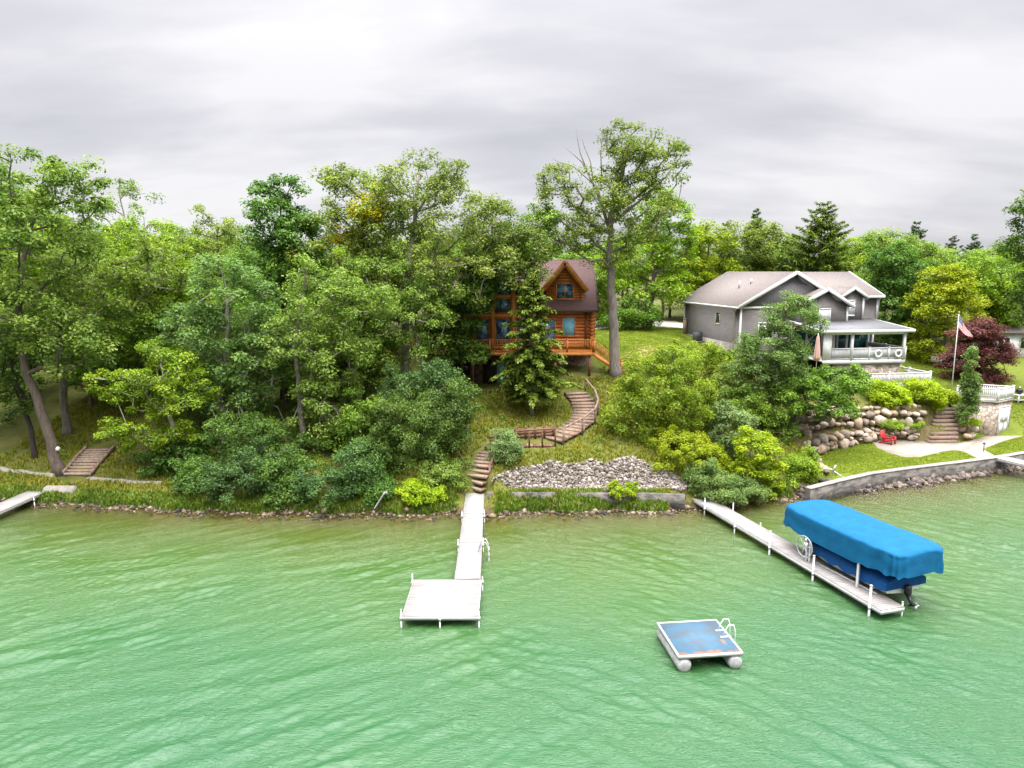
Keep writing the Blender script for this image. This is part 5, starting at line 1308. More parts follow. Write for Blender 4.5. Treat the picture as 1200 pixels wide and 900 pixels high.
mb = MB(); mb.lathe([(.08, .0), (.2, .05), (.27, .2), (.28, .26)], (0, 0, 0), 14); mb.build('bowl', black_plastic, t, smooth=True)
mb = MB(); mb.lathe([(.285, .265), (.25, .42), (.12, .52), (.02, .54)], (0, 0, 0), 14); mb.build('lid', black_plastic, t, smooth=True)
mb = MB(); mb.lathe([(.02, .54), (.07, .58), (.07, .64), (.02, .68)], (0, 0, 0), 8); mb.build('knob', white_paint, t, smooth=True)
# a white car parked behind the red-leaved tree
cg = P(1116, 432, 71); cz = zg(cg.x, cg.y); car = thing('parked_car', 'white car parked behind the red-leaved tree, mostly hidden', 'car', (cg.x, cg.y, cz), R(25))
paint = mk('white_car_paint', (.7, .7, .7), (.66, .66, .66), .25, 2)
prof = [(-2.2, .35), (-2.25, .75), (-2.1, .95), (-1.2, 1.05), (-.5, 1.5), (.9, 1.52), (1.7, 1.05), (2.15, .95), (2.25, .6), (2.2, .35)]
mb = MB(); mb.prism([(x, -.85, z) for x, z in prof], (0, 1.7, 0)); mb.build('body', paint, car)
mb = MB()
for y in (-.853, .853): mb.add([(-1.0, y, 1.08), (-.42, y, 1.42), (.82, y, 1.44), (1.4, y, 1.08)], [(0, 1, 2, 3)])
mb.add([(-1.18, -.75, 1.09), (-1.18, .75, 1.09), (-.53, .7, 1.5), (-.53, -.7, 1.5)], [(0, 1, 2, 3)]); mb.build('window', glass_dark, car)
for x in (-1.35, 1.35):
    for y in (-.82, .82):
        mb = MB(); mb.tube([(x, y - .1, .33), (x, y + .1, .33)], .33, 16); wh = mb.build('wheel', rubber, car); mb = MB(); mb.tube([(x, y - .11, .33), (x, y + .11, .33)], .19, 12); mb.build('rim', aluminium, wh)
# neighbour's white house seen behind the red-leaved tree
nx_, ny_ = XP(1192, 74, 8), 74.; nz_ = zg(nx_, ny_)
nh = thing('white_cottage', 'small white cottage half hidden behind the red-leaved tree at the right edge', 'house', (nx_, ny_, 0), R(-8))
mb = MB(); mb.span((-2.4, 0, nz_ - 1), (5, 6, nz_ + 2.5)); mb.build('wall', white_paint, nh)
mb = MB(); gable_roof(mb, -.4, 6.4, 3, nz_ + 2.4, nz_ + 2.4, nz_ + 4.0, -2.7, 5.3, .15, axis='u'); mb.build('roof', roof_grey, nh)
for x in (-1.2, 1.0, 3.2): win(nh, (x, 0, nz_ + 1.4), (1, 0, 0), (0, -1, 0), 1.1, 1.1, white_paint, glass_dark, .1, mull=1)

# ================================================================== VEGETATION
LM = {
 'mid':    leaf_mat('leaf_mid', [(0.065, 0.129, 0.017), (0.140, 0.235, 0.028), (0.245, 0.347, 0.046)]),
 'bright': leaf_mat('leaf_bright', [(0.095, 0.165, 0.013), (0.190, 0.290, 0.022), (0.314, 0.400, 0.036)]),
 'lime':   leaf_mat('leaf_lime', [(0.129, 0.195, 0.009), (0.252, 0.335, 0.014), (0.392, 0.450, 0.027)]),
 'yellow': leaf_mat('leaf_yellow', [(0.269, 0.250, 0.011), (0.448, 0.380, 0.013), (0.582, 0.470, 0.027)]),
 'dark':   leaf_mat('leaf_dark', [(0.043, 0.088, 0.015), (0.086, 0.159, 0.025), (0.152, 0.244, 0.045)]),
 'blue':   leaf_mat('leaf_blue_green', [(0.072, 0.133, 0.031), (0.139, 0.226, 0.055), (0.242, 0.348, 0.096)]),
 'olive':  leaf_mat('leaf_olive', [(0.095, 0.140, 0.025), (0.175, 0.243, 0.040), (0.287, 0.356, 0.076)]),
 'grey':   leaf_mat('leaf_grey_green', [(0.095, 0.146, 0.047), (0.169, 0.243, 0.078), (0.281, 0.356, 0.140)]),
 'oak':    leaf_mat('leaf_oak', [(0.086, 0.142, 0.030), (0.172, 0.242, 0.043), (0.295, 0.366, 0.073)]),
 'maroon': leaf_mat('leaf_maroon', [(.085, .028, .03), (.18, .06, .058), (.32, .13, .115)], hue=.005),
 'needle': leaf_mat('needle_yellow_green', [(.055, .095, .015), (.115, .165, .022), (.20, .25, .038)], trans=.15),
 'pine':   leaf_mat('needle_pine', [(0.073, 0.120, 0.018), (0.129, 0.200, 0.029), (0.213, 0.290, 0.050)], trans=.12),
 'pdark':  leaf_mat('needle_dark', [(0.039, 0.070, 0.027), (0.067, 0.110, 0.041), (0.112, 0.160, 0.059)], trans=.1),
 'hedge':  leaf_mat('leaf_hedge', [(.15, .23, .010), (.30, .41, .016), (.46, .54, .03)], hue=.004, val=.04),
 'lawn':   leaf_mat('lawn_blade', [(.125, .175, .016), (.20, .25, .024), (.29, .32, .04)], trans=.3),
 'shade':  leaf_mat('leaf_deep_green', [(0.035, 0.079, 0.021), (0.070, 0.142, 0.035), (0.130, 0.226, 0.064)]),
 'sedge':  leaf_mat('sedge_blade', [(.065, .11, .014), (.115, .185, .022), (.20, .27, .04)], trans=.3),
 'grass':  leaf_mat('grass_blade', [(0.112, 0.130, 0.014), (0.202, 0.215, 0.022), (0.336, 0.300, 0.050)], trans=.3),
}
bark = {
 'grey':  mk('bark_grey', (.24, .205, .175), (.11, .092, .078), .95, 3, stretch=(3, 3, .5), bump=.8, bscale=7),
 'brown': mk('bark_brown', (.15, .115, .09), (.07, .052, .042), .95, 3, stretch=(3, 3, .5), bump=.8, bscale=7),
 'dark':  mk('bark_dark', (.06, .048, .04), (.03, .025, .022), .95, 3, stretch=(3, 3, .5), bump=.8, bscale=7),
 'pale':  mk('bark_pale', (.36, .32, .28), (.19, .165, .14), .95, 3, stretch=(3, 3, .5), bump=.6, bscale=7),
}
def unit(v): return v / np.maximum(np.linalg.norm(v, axis=-1, keepdims=True), 1e-9)

def leaves(mb, C, rad, m, ls, r, flat=.65, up=.75, tint_c=None, droop=0., aspect=.55):
    k_ = r.uniform(.72, .9); m = int(m * 1.05 / k_ ** 1.7); ls = ls * k_
    """leaf sprays round clump centres C (n,3) of radius rad (n,); m per clump"""
    n = len(C)
    if n == 0: return
    d = unit(r.normal(size=(n, m, 3)) + np.array([0, 0, .35])); q = r.random((n, m, 1)) ** .5
    p = C[:, None, :] + d * q * rad[:, None, None] * np.array([1, 1, flat])
    p[..., 2] -= droop * rad[:, None] * (q[..., 0] ** 2)
    nr = unit(d * .55 + np.array([0, 0, up]) + r.normal(size=(n, m, 3)) * .42)
    t = unit(np.cross(nr, unit(r.normal(size=(n, m, 3))))); b = np.cross(nr, t)
    L_ = (ls * r.uniform(.6, 1.35, (n, m, 1)))
    if droop: t = unit(t - np.array([0, 0, droop * .8])); 
    v = np.stack([p - t * L_ * .5, p + b * L_ * aspect * .5 + t * L_ * .08, p + t * L_ * .5 - nr * L_ * .12, p - b * L_ * aspect * .5 + t * L_ * .08], 2)
    tc_ = r.random(n) if tint_c is None else tint_c
    tn = np.clip(tc_[:, None] * .55 + r.random((n, m)) * .5 - .02, 0, 1)
    mb.quads(v.reshape(-1, 4, 3), tn.reshape(-1))

def clumps_in(blobs, n, cr, r, shell=.45, minz=None, lowcut=.25):
    """clump centres spread through the union of ellipsoids, mostly near the outside"""
    vol = np.array([(b[3] * b[4] * b[5]) ** .75 for b in blobs]); pr = vol / vol.sum(); out = []; bi = []
    tries = 0
    while len(out) < n and tries < n * 12:
        tries += 1; k = r.choice(len(blobs), p=pr); b = blobs[k]
        d = r.normal(size=3); d /= np.linalg.norm(d)
        if d[2] < -lowcut and r.random() < .6: continue
        q = (shell ** 3 + (1 - shell ** 3) * r.random()) ** (1 / 3)
        q *= 1 + .16 * float(vnoise(d * 1.7 + k, 31 + k, 2))
        p = np.array(b[:3]) + d * q * np.array(b[3:6])
        if minz is not None and p[2] < minz(p) : continue
        if out:
            dd = np.linalg.norm((np.array(out) - p) / np.array([1, 1, .75]), axis=1)
            if dd.min() < cr * (.62 if tries < n * 6 else .4): continue
        out.append(p); bi.append(k)
    return np.array(out), np.array(bi)

def skeleton(mbt, trunk, r0, C, r, twig=.028, start=.35, sides=6, expo=.46, bare=()):
    """trunk polyline plus limbs that reach every clump centre; radii follow the pipe model"""
    T = [np.array(p, float) for p in trunk]; segs = [T[0]]
    for a, b in zip(T[:-1], T[1:]):
        m = max(2, int(np.linalg.norm(b - a) / .7))
        for i in range(1, m + 1): segs.append(a + (b - a) * i / m)
    nodes = [s for s in segs]; par = [-1] + list(range(len(segs) - 1)); cnt = [0.] * len(nodes)
    zmin = segs[0][2] + (segs[-1][2] - segs[0][2]) * start; tops = len(segs)
    for i in range(1, len(segs) - 1): nodes[i] = nodes[i] + r.normal(size=3) * .05 * np.array([1, 1, .3])
    axis_d = [min(np.linalg.norm((s - c)[:2]) for s in segs[len(segs) // 3:]) for c in C]
    order = np.argsort(axis_d)
    for ci in order:
        c = C[ci]; A = np.array(nodes); dv = c - A; d = np.linalg.norm(dv, axis=1)
        cost = d + np.maximum(A[:, 2] - c[2] + .3 * d, 0) * 1.1 + np.where(A[:, 2] < zmin, 6, 0)
        j = int(np.argmin(cost)); a = A[j]; L_ = d[j]; ns = max(1, int(L_ / .9)); pv = j
        for k in range(1, ns + 1):
            t = k / ns; p = a + (c - a) * t
            p = p + np.array([0, 0, .14 * L_ * math.sin(math.pi * t)]) + (r.normal(size=3) * .09 * min(L_, 2) if k < ns else 0)
            nodes.append(p); par.append(pv); cnt.append(0.); pv = len(nodes) - 1
        q = pv
        while q >= 0: cnt[q] += 1; q = par[q]
    rad = np.array([twig * max(c, 1) ** expo for c in cnt])
    tr = np.linspace(1, .16, len(segs)); 
    base_r = [max(rad[i], 0) for i in range(len(segs))]
    for i in range(len(segs)):
        h = i / max(1, len(segs) - 1); rad[i] = r0 * (1 - .72 * h) * (1 + .35 * max(0, 1 - i / 2.2) ** 2) if i < len(segs) else rad[i]
    for i in range(len(segs), len(nodes)): rad[i] = min(rad[i], .62 * (rad[par[i]] if par[i] >= len(segs) else rad[par[i]] * .9) + .02)
    # trunk as one tube, limbs as chains
    mbt.tube([tuple(nodes[i]) for i in range(len(segs))], [rad[i] for i in range(len(segs))], 10)
    kids = {}
    for i in range(len(segs), len(nodes)): kids.setdefault(par[i], []).append(i)
    done = set()
    for i in range(len(segs), len(nodes)):
        if i in done: continue
        ch = [par[i], i]; done.add(i)
        while True:
            ks = [k for k in kids.get(ch[-1], []) if k not in done]
            if not ks: break
            k = max(ks, key=lambda z: rad[z]); ch.append(k); done.add(k)
        mbt.tube([tuple(nodes[k]) for k in ch], [min(rad[ch[1]], rad[ch[0]])] + [rad[k] for k in ch[1:]], 5 if rad[ch[1]] < .06 else sides, caps=False)
    return nodes

def blob_px(px, py, rx, ry, Y, dy=0., thick=1.):
    c = P(px, py, Y + dy); s = ZC(Y + dy, c.z) / FPX
    return [c.x, c.y, c.z, rx * s, rx * s * thick, ry * s]

def tree(name, label, cat, x, Y, blobs, mat, bk='brown', n=120, cr=.8, m=110, ls=.3, r0=.25, path=None, seed=0, group=None, shell=.45, flat=.65, start=.3, topfrac=.8, z=None, droop=0., up=.75, vary=.25, baseY=None, twig=.028, aspect=.55, extra=None, crown='crown', trunkname='trunk', lowcut=.25):
    r = np.random.default_rng(1000 + seed)
    zb = zg(XP(x, Y), Y) if z is None else z
    bx, by = XP(x, Y, zb), Y; zb = zg(bx, by) if z is None else z
    B = [blob_px(*b[:4], Y, b[4] if len(b) > 4 else 0., b[5] if len(b) > 5 else 1.) for b in blobs]
    B = [[b[0] - bx, b[1] - by, b[2] - zb] + b[3:] for b in B]
    C, bi = clumps_in(B, n, cr, r, shell, lambda p: float(zt(p[0] + bx, p[1] + by)) - zb + .25, lowcut)
    if path: tk = [P(a, b, Y) - Vector((bx, by, zb)) for a, b in path]; tk[0] = Vector((tk[0].x, tk[0].y, -.3)); tk = [tuple(p) for p in tk]
    else:
        top = max(B, key=lambda b: b[2] + b[5] * .6); w = r.normal(size=2) * .2
        e = np.array([top[0] * .7, top[1] * .7, (top[2] + top[5]) * topfrac]); tk = [(0, 0, -.3), (w[0] + e[0] * .2, w[1] + e[1] * .2, e[2] * .35), (e[0] * .55 - w[0], e[1] * .55, e[2] * .7), tuple(e)]
    t = thing(name, label, cat, (bx, by, zb), 0, group)
    mt = MB(); skeleton(mt, tk, r0, C, r, start=start, twig=twig)
    if extra: extra(mt, r)
    mt.build(trunkname, bark[bk], t, smooth=True)
    mc = MB(); rad = cr * r.uniform(.7, 1.3, len(C)); leaves(mc, C, rad, m, ls, r, flat, up, droop=droop, aspect=aspect)
    mc.build(crown, LM[mat], t)
    return t

def conifer(name, label, cat, x, Y, top_y, base_r, mat, seed=0, z=None, rows=.42, up_ang=-.05, bare=.1, bk='brown', r0=.2, dens=1., group=None, irregular=.2, droop=.25, H=None, L_=1.):
    r = np.random.default_rng(2000 + seed); bx = XP(x, Y); zb = zg(bx, Y) if z is None else z; bx = XP(x, Y, zb); zb = zg(bx, Y) if z is None else z
    H = H or (P(x, top_y, Y).z - zb)
    t = thing(name, label, cat, (bx, Y, zb), 0, group)
    mt = MB(); mt.tube([(0, 0, -.3), (0, 0, H * .4), (.03, 0, H * .97)], [r0, r0 * .7, .02], 9); mc = MB(); zc_ = H * bare; Q = []; TN = []
    while zc_ < H * .985:
        f = (zc_ / H - bare) / (1 - bare); prof = (1 - f) ** .85 * min(1, .55 + f * 5)
        nb = int(r.integers(5, 8)) if f < .85 else 4; a0 = r.uniform(0, 6.28)
        for k in range(nb):
            a = a0 + k * 6.283 / nb + r.normal() * .25; Lb = base_r * prof * r.uniform(1 - irregular * 1.6, 1 + irregular) + .12
            da = np.array([math.cos(a), math.sin(a), 0.]); sd_ = np.array([-da[1], da[0], 0]); rise = up_ang + .55 * f
            z0 = zc_ + r.normal() * .1; tt = np.linspace(0, 1, 5)
            path = [(0, 0, z0)] + [tuple(da * Lb * q + np.array([0, 0, z0 + Lb * (rise * q - droop * q * q + .12 * max(0, q - .7))])) for q in tt[1:]]
            mt.tube(path, [.035 * (1 - f) + .012, .03 * (1 - f) + .01, .02, .014, .006], 4, caps=False)
            ns = int((12 + Lb * 18) * dens); q = r.uniform(.12, 1.0, ns) ** .8
            pos = da * (Lb * q)[:, None] + np.array([0, 0, z0]) + np.stack([0 * q, 0 * q, Lb * (rise * q - droop * q * q + .12 * np.maximum(0, q - .7))], 1)
            sgn = np.where(r.random(ns) < .5, -1, 1)[:, None]; wl = (.22 + .30 * Lb * (1 - q) * .8)[:, None] * r.uniform(.5, 1.15, (ns, 1)) * L_
            dr = unit(da * .75 + sd_ * sgn * r.uniform(.25, 1.1, (ns, 1)) + np.array([0, 0, -.16]) + r.normal(size=(ns, 3)) * .12)
            nr = unit(np.array([0, 0, 1.]) + r.normal(size=(ns, 3)) * .35); bb = unit(np.cross(nr, dr)); w = .05 + .03 * r.random((ns, 1))
            for j in range(2):
                oo = r.normal(size=(ns, 3)) * .05
                d2 = unit(dr + r.normal(size=(ns, 3)) * .28)
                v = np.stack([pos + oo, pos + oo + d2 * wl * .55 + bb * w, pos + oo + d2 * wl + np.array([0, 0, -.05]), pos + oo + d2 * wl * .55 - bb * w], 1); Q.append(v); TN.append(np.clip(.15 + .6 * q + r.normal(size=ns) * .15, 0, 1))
        zc_ += rows * r.uniform(.8, 1.2) * (1 - .35 * f)
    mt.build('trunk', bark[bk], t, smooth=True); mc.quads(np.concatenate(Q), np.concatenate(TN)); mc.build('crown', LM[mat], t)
    return t

def bush(name, label, cat, blobs, Y, mat, n=40, cr=.45, m=110, ls=.2, seed=0, group=None, flat=.75, droop=0., up=.6, aspect=.5, x=None, stems='stems', shell=.5):
    x = blobs[0][0] if x is None else x
    return tree(name, label, cat, x, Y, blobs, mat, 'brown', n, cr, m, ls, .05, None, seed, group, shell, flat, .1, .6, droop=droop, up=up, twig=.012, aspect=aspect, crown='foliage', trunkname=stems, lowcut=.6)

# ---------------------------------------------------------------- the wooded left half, front to back
tree('leaning_tree', 'tall dark tree at the far left whose trunk leans over the grass', 'tree', 72, 46.5, [(45, 290, 66, 60), (25, 215, 52, 45), (85, 235, 45, 45), (10, 370, 60, 40, -1), (70, 400, 50, 40, 1)], 'oak', 'brown', 190, .85, 105, .27, .36, path=[(72, 548), (48, 480), (28, 425), (20, 370), (28, 300), (45, 240)], seed=1, start=.35)
tree('woodland_tree', 'slim dark-trunked tree just left of the leaning tree', 'tree', 42, 48.5, [(15, 430, 45, 45), (-20, 380, 50, 50), (20, 480, 30, 25)], 'dark', 'dark', 70, .8, 100, .27, .2, seed=2)
tree('woodland_tree', 'yellow-green spreading tree in front of the leaning tree\'s crown, with a visible pale trunk', 'tree', 75, 52, [(60, 330, 70, 45), (120, 345, 70, 50), (180, 325, 45, 40), (30, 370, 55, 40)], 'olive', 'grey', 150, .8, 105, .28, .32, path=[(78, 500), (72, 420), (67, 350), (75, 300)], seed=3)
tree('woodland_tree', 'sparse grey-topped tree with bare twigs rising behind the left group', 'tree', 150, 66, [(150, 245, 38, 38), (170, 300, 45, 40), (125, 290, 35, 45)], 'grey', 'pale', 75, .8, 70, .28, .25, seed=4)
tree('woodland_tree', 'bright green round tree left of centre between the grey-topped tree and the dark maple', 'tree', 180, 58, [(175, 300, 55, 48), (205, 350, 50, 50), (150, 355, 40, 40)], 'bright', 'brown', 130, .85, 100, .29, .28, seed=5)
tree('woodland_tree', 'loose olive tree with thin tops, left of the dark maple', 'tree', 262, 70, [(255, 285, 38, 42), (285, 300, 30, 45), (232, 310, 30, 45), (250, 350, 50, 40)], 'olive', 'brown', 95, .85, 75, .29, .25, seed=6)
tree('maple_tree', 'dense dark green maple standing tall in the middle of the left woods', 'tree', 335, 57, [(325, 262, 36, 44), (350, 290, 40, 50), (310, 320, 38, 50), (365, 345, 45, 50), (330, 225, 22, 20)], 'dark', 'dark', 150, .85, 120, .30, .35, seed=7)
tree('woodland_tree', 'blue-green maple with big leafy clumps in front of the dark maple', 'tree', 262, 49.5, [(275, 350, 52, 50), (240, 395, 50, 42), (300, 420, 55, 55), (255, 460, 55, 45), (285, 505, 50, 32)], 'blue', 'pale', 200, .8, 115, .28, .26, seed=8)
tree('young_tree', 'small bright green tree with a thin pale leaning trunk near the timber steps', 'tree', 210, 46.2, [(190, 430, 42, 34), (150, 460, 38, 32), (215, 470, 42, 36), (175, 505, 50, 30), (205, 520, 30, 20)], 'bright', 'pale', 130, .6, 100, .24, .12, path=[(212, 556), (203, 510), (190, 455), (188, 425)], seed=9)
tree('tall_oak', 'tall oak with yellow-tinted top left of the paired grey trunks', 'tree', 438, 56, [(430, 245, 60, 48), (395, 300, 55, 45), (460, 300, 50, 60), (400, 215, 28, 24), (440, 345, 50, 40)], 'oak', 'grey', 190, .85, 85, .28, .38, path=[(440, 468), (437, 410), (432, 350), (425, 280), (428, 225)], seed=10, start=.4)
tree('tall_oak', 'tallest oak of the centre woods with a pale trunk and a wide airy top', 'tree', 473, 55, [(490, 225, 55, 45), (535, 260, 60, 45), (580, 275, 42, 40), (500, 310, 65, 45), (555, 320, 60, 32), (520, 205, 30, 22), (610, 300, 36, 40)], 'oak', 'pale', 230, .85, 80, .28, .40, path=[(473, 462), (475, 400), (477, 330), (485, 260), (490, 205)], seed=11, start=.4)
tree('yellowing_tree', 'small tree with yellow foliage showing in the middle of the tall oaks', 'tree', 428, 54.6, [(430, 250, 24, 22), (408, 278, 18, 14), (440, 235, 14, 14)], 'yellow', 'brown', 34, .7, 75, .27, .16, seed=12)
tree('woodland_tree', 'light olive tree with long drooping clumps, its grey trunk bare near the shore', 'tree', 358, 47.5, [(375, 350, 45, 45), (350, 405, 40, 45), (400, 420, 45, 45), (385, 480, 42, 42), (420, 360, 40, 35)], 'olive', 'grey', 170, .75, 100, .25, .24, path=[(360, 545), (352, 470), (345, 405), (355, 345)], seed=13)
tree('woodland_tree', 'pale olive tree hanging in front of the paired grey trunks', 'tree', 505, 52.5, [(480, 370, 48, 38), (455, 335, 45, 35), (505, 345, 40, 35), (475, 405, 40, 24)], 'olive', 'grey', 130, .75, 105, .25, .2, z=4., seed=14)
tree('woodland_tree', 'dark green tree standing against the left end of the log house', 'tree', 535, 56.5, [(545, 352, 34, 46), (525, 405, 38, 36), (560, 345, 24, 36), (515, 370, 30, 40), (548, 410, 22, 24)], 'dark', 'dark', 150, .75, 115, .27, .2, seed=15)
tree('woodland_tree', 'grey-green tree whose branches hang over the log house roof', 'tree', 604, 57., [(620, 285, 35, 36), (590, 305, 42, 26), (635, 262, 22, 26), (618, 325, 22, 14), (565, 320, 30, 18)], 'oak', 'grey', 140, .75, 85, .26, .22, z=4.5, seed=16)
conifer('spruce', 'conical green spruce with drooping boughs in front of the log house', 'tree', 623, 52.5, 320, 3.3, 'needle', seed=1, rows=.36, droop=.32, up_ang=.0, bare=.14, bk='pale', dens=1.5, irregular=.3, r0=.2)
# shrubs along the wooded shore
bush('shoreline_shrub', 'large deep green shrub overhanging the water left of centre', 'shrub', [(285, 560, 48, 30), (250, 585, 30, 18), (310, 545, 38, 30)], 43.2, 'shade', 95, .55, 130, .19, seed=20)
bush('shoreline_shrub', 'dark shrub in the shade behind the overhanging deep green shrub', 'shrub', [(285, 510, 50, 28), (330, 530, 40, 30)], 45.8, 'dark', 75, .6, 120, .22, seed=21)
bush('shoreline_shrub', 'mid-green shrub under the bare grey trunk at the water\'s edge', 'shrub', [(385, 570, 42, 22), (350, 582, 25, 14), (415, 550, 35, 30)], 42.6, 'shade', 80, .5, 125, .18, seed=22)
bush('shoreline_shrub', 'broad dark green shrub mass left of the brown steps', 'shrub', [(480, 505, 55, 50), (525, 500, 28, 55), (440, 540, 45, 40), (500, 545, 48, 32), (540, 470, 18, 28)], 45.5, 'dark', 210, .6, 125, .2, seed=23)
bush('shoreline_shrub', 'tall deep green shrub rising behind the broad dark shrub mass', 'shrub', [(515, 460, 34, 38), (480, 455, 34, 34), (535, 510, 16, 30)], 48.5, 'shade', 110, .55, 120, .2, seed=24)
bush('shoreline_shrub', 'lime green shrub at the water\'s edge left of the L-shaped dock', 'shrub', [(487, 578, 24, 14), (512, 581, 16, 9), (470, 583, 12, 9)], 42., 'lime', 42, .34, 110, .16, seed=25)
bush('shoreline_shrub', 'olive shrub crouching in the shade between the two trunks', 'shrub', [(430, 500, 36, 40), (405, 530, 30, 35)], 46.6, 'mid', 70, .6, 115, .22, seed=26)
bush('shoreline_shrub', 'dark undergrowth shrub behind the small bright tree', 'shrub', [(215, 530, 34, 28), (185, 545, 26, 16)], 46.8, 'dark', 45, .55, 115, .2, seed=27)
bush('step_shrub', 'rounded grey-green shrub beside the brown steps', 'shrub', [(591, 526, 19, 24), (584, 545, 15, 12)], 45.2, 'grey', 46, .4, 130, .15, seed=28)
bush('bank_shrub', 'low yellow-green shrub above the left end of the pale rubble', 'shrub', [(645, 537, 18, 9), (668, 536, 12, 7)], 46.3, 'bright', 28, .33, 110, .14, seed=29)
bush('lime_plant', 'lime green plant growing on the low wall, the left one of two', 'plant', [(722, 575, 9, 13)], 42.0, 'lime', 16, .26, 120, .13, seed=30, group='lime plants on the low wall')
bush('lime_plant', 'lime green plant growing on the low wall, the right one of two', 'plant', [(741, 574, 8, 11)], 42.0, 'lime', 14, .26, 120, .13, seed=31, group='lime plants on the low wall')
bush('shoreline_shrub', 'dark green shrub mass spilling to the waterline at the left end of the shrubs', 'shrub', [(238, 565, 30, 26), (222, 585, 18, 12)], 43.4, 'dark', 60, .5, 120, .19, seed=70)
bush('shoreline_shrub', 'dark shrub filling the bank between the overhanging shrub and the bare grey trunk', 'shrub', [(335, 575, 34, 20), (325, 555, 28, 24)], 42.8, 'dark', 70, .48, 125, .18, seed=71)
bush('shoreline_shrub', 'dark low shrub at the waterline under the broad dark mass', 'shrub', [(445, 575, 30, 16), (425, 560, 26, 22)], 42.8, 'dark', 66, .46, 125, .18, seed=72)
bush('shoreline_shrub', 'olive low shrub on the bank right of the lime green shrub', 'shrub', [(528, 568, 16, 14), (515, 555, 22, 16)], 43.2, 'olive', 40, .4, 110, .17, seed=73)
tree('woodland_tree', 'shaded mid-green tree filling the gap behind the small bright green tree', 'tree', 240, 53, [(215, 400, 48, 40), (160, 390, 44, 40), (250, 440, 40, 40), (120, 420, 40, 36)], 'mid', 'dark', 150, .85, 110, .28, .25, seed=74)
tree('woodland_tree', 'mid-green tree in the shade between the bare grey trunk and the paired trunks', 'tree', 410, 52, [(415, 430, 40, 40), (395, 380, 45, 45), (440, 420, 30, 36), (370, 440, 36, 40)], 'mid', 'dark', 140, .8, 110, .27, .2, seed=75)
# centre right slope
bush('bank_shrub', 'very large fresh green rounded shrub on the slope right of the grass path', 'shrub', [(775, 455, 55, 38), (745, 490, 36, 40), (805, 490, 42, 42), (770, 520, 40, 28), (790, 425, 35, 16)], 49., 'bright', 210, .6, 130, .21, seed=32)
bush('bank_shrub', 'yellow-green shrub below the very large rounded shrub', 'shrub', [(800, 530, 42, 26), (765, 545, 30, 14), (830, 545, 32, 22)], 45.8, 'lime', 100, .45, 120, .17, seed=33)
bush('bank_shrub', 'grey-green willow shrub between the yellow-green shrub and the lime tree', 'shrub', [(858, 500, 28, 28), (845, 535, 26, 22)], 47., 'grey', 70, .5, 120, .2, seed=34, droop=.3)
tree('lime_tree', 'small lime yellow tree at the shore near the blue canopy', 'tree', 880, 44.2, [(884, 525, 26, 20), (895, 555, 22, 24), (870, 560, 20, 22), (885, 580, 22, 10)], 'lime', 'brown', 85, .42, 115, .18, .07, seed=35)
bush('bank_shrub', 'dark green shrub hanging over the shore end of the straight dock', 'shrub', [(845, 570, 36, 16), (870, 575, 30, 12), (825, 560, 22, 20)], 42.9, 'blue', 75, .45, 125, .17, seed=36)
bush('bank_shrub', 'green shrub left of the boulder-edged lawn', 'shrub', [(938, 550, 20, 18), (925, 562, 22, 12), (948, 540, 10, 12)], 45.9, 'bright', 55, .42, 120, .17, seed=37)
bush('bank_shrub', 'mounded shrub at the top of the slope under the upper lawn', 'shrub', [(812, 412, 32, 12), (840, 425, 30, 16), (800, 425, 30, 14)], 58., 'bright', 70, .6, 120, .22, seed=38)
bush('bank_shrub', 'olive shrub below the garden steps of the grey house', 'shrub', [(860, 450, 30, 22), (885, 470, 26, 24), (845, 465, 26, 20)], 54., 'olive', 80, .6, 110, .21, seed=39)
bush('bank_shrub', 'dull green shrub behind the grey willow shrub on the slope', 'shrub', [(880, 480, 25, 22), (910, 500, 20, 20), (862, 470, 22, 18)], 51., 'mid', 60, .55, 110, .2, seed=40)
tree('slender_tree', 'slim tree with a bare pale trunk in front of the grey house', 'tree', 898, 52.5, [(925, 375, 34, 36), (905, 410, 42, 30), (920, 425, 28, 30), (890, 440, 32, 26), (920, 452, 32, 24)], 'blue', 'grey', 185, .62, 120, .21, .17, path=[(897, 500), (903, 455), (912, 400), (922, 350)], seed=41)
tree('slender_tree', 'low spreading green tree over the boulder wall beside the slim tree', 'tree', 932, 52.2, [(935, 460, 42, 24), (975, 452, 38, 24), (998, 445, 20, 20), (960, 475, 45, 16)], 'mid', 'grey', 160, .58, 125, .21, .15, path=[(930, 512), (935, 480), (955, 450)], seed=42)
for i, (a, b, ry, lab) in enumerate(((1037, 461, 20, 'lime green hedge shrub above the boulder wall, left of its pair'), (1082, 460, 21, 'lime green hedge shrub above the boulder wall, right of its pair nearest the flagpole'))):
    bush('hedge_shrub', lab, 'shrub', [(a, b + 3, 25, ry - 3), (a + 9, b + 8, 22, ry - 6)], 58.2, 'hedge', 75, .48, 140, .19, seed=43 + i, group='lime hedge shrubs', up=.8)
bush('hedge_shrub', 'small yellow-green shrub at the top of the stone steps', 'shrub', [(1114, 467, 9, 8)], 58., 'lime', 14, .35, 110, .16, seed=46)
bush('terrace_plant', 'patch of low green plants between the two boulder walls, under the hedge', 'plant', [(1045, 497, 16, 4), (1075, 498, 14, 4)], 55.8, 'bright', 26, .3, 100, .13, seed=47)
bush('terrace_plant', 'yellow-green low plant at the foot of the columnar conifer', 'plant', [(1133, 494, 12, 6)], 56.4, 'lime', 18, .3, 100, .14, seed=48)
tree('columnar_conifer', 'narrow columnar weeping conifer in front of the boathouse railing', 'tree', 1136, 56., [(1139, 425, 6, 22), (1137, 455, 9, 24), (1135, 478, 11, 16)], 'blue', 'brown', 60, .42, 120, .2, .09, path=[(1136, 492), (1138, 450), (1141, 402)], seed=49, droop=.7, up=.4, start=.05)
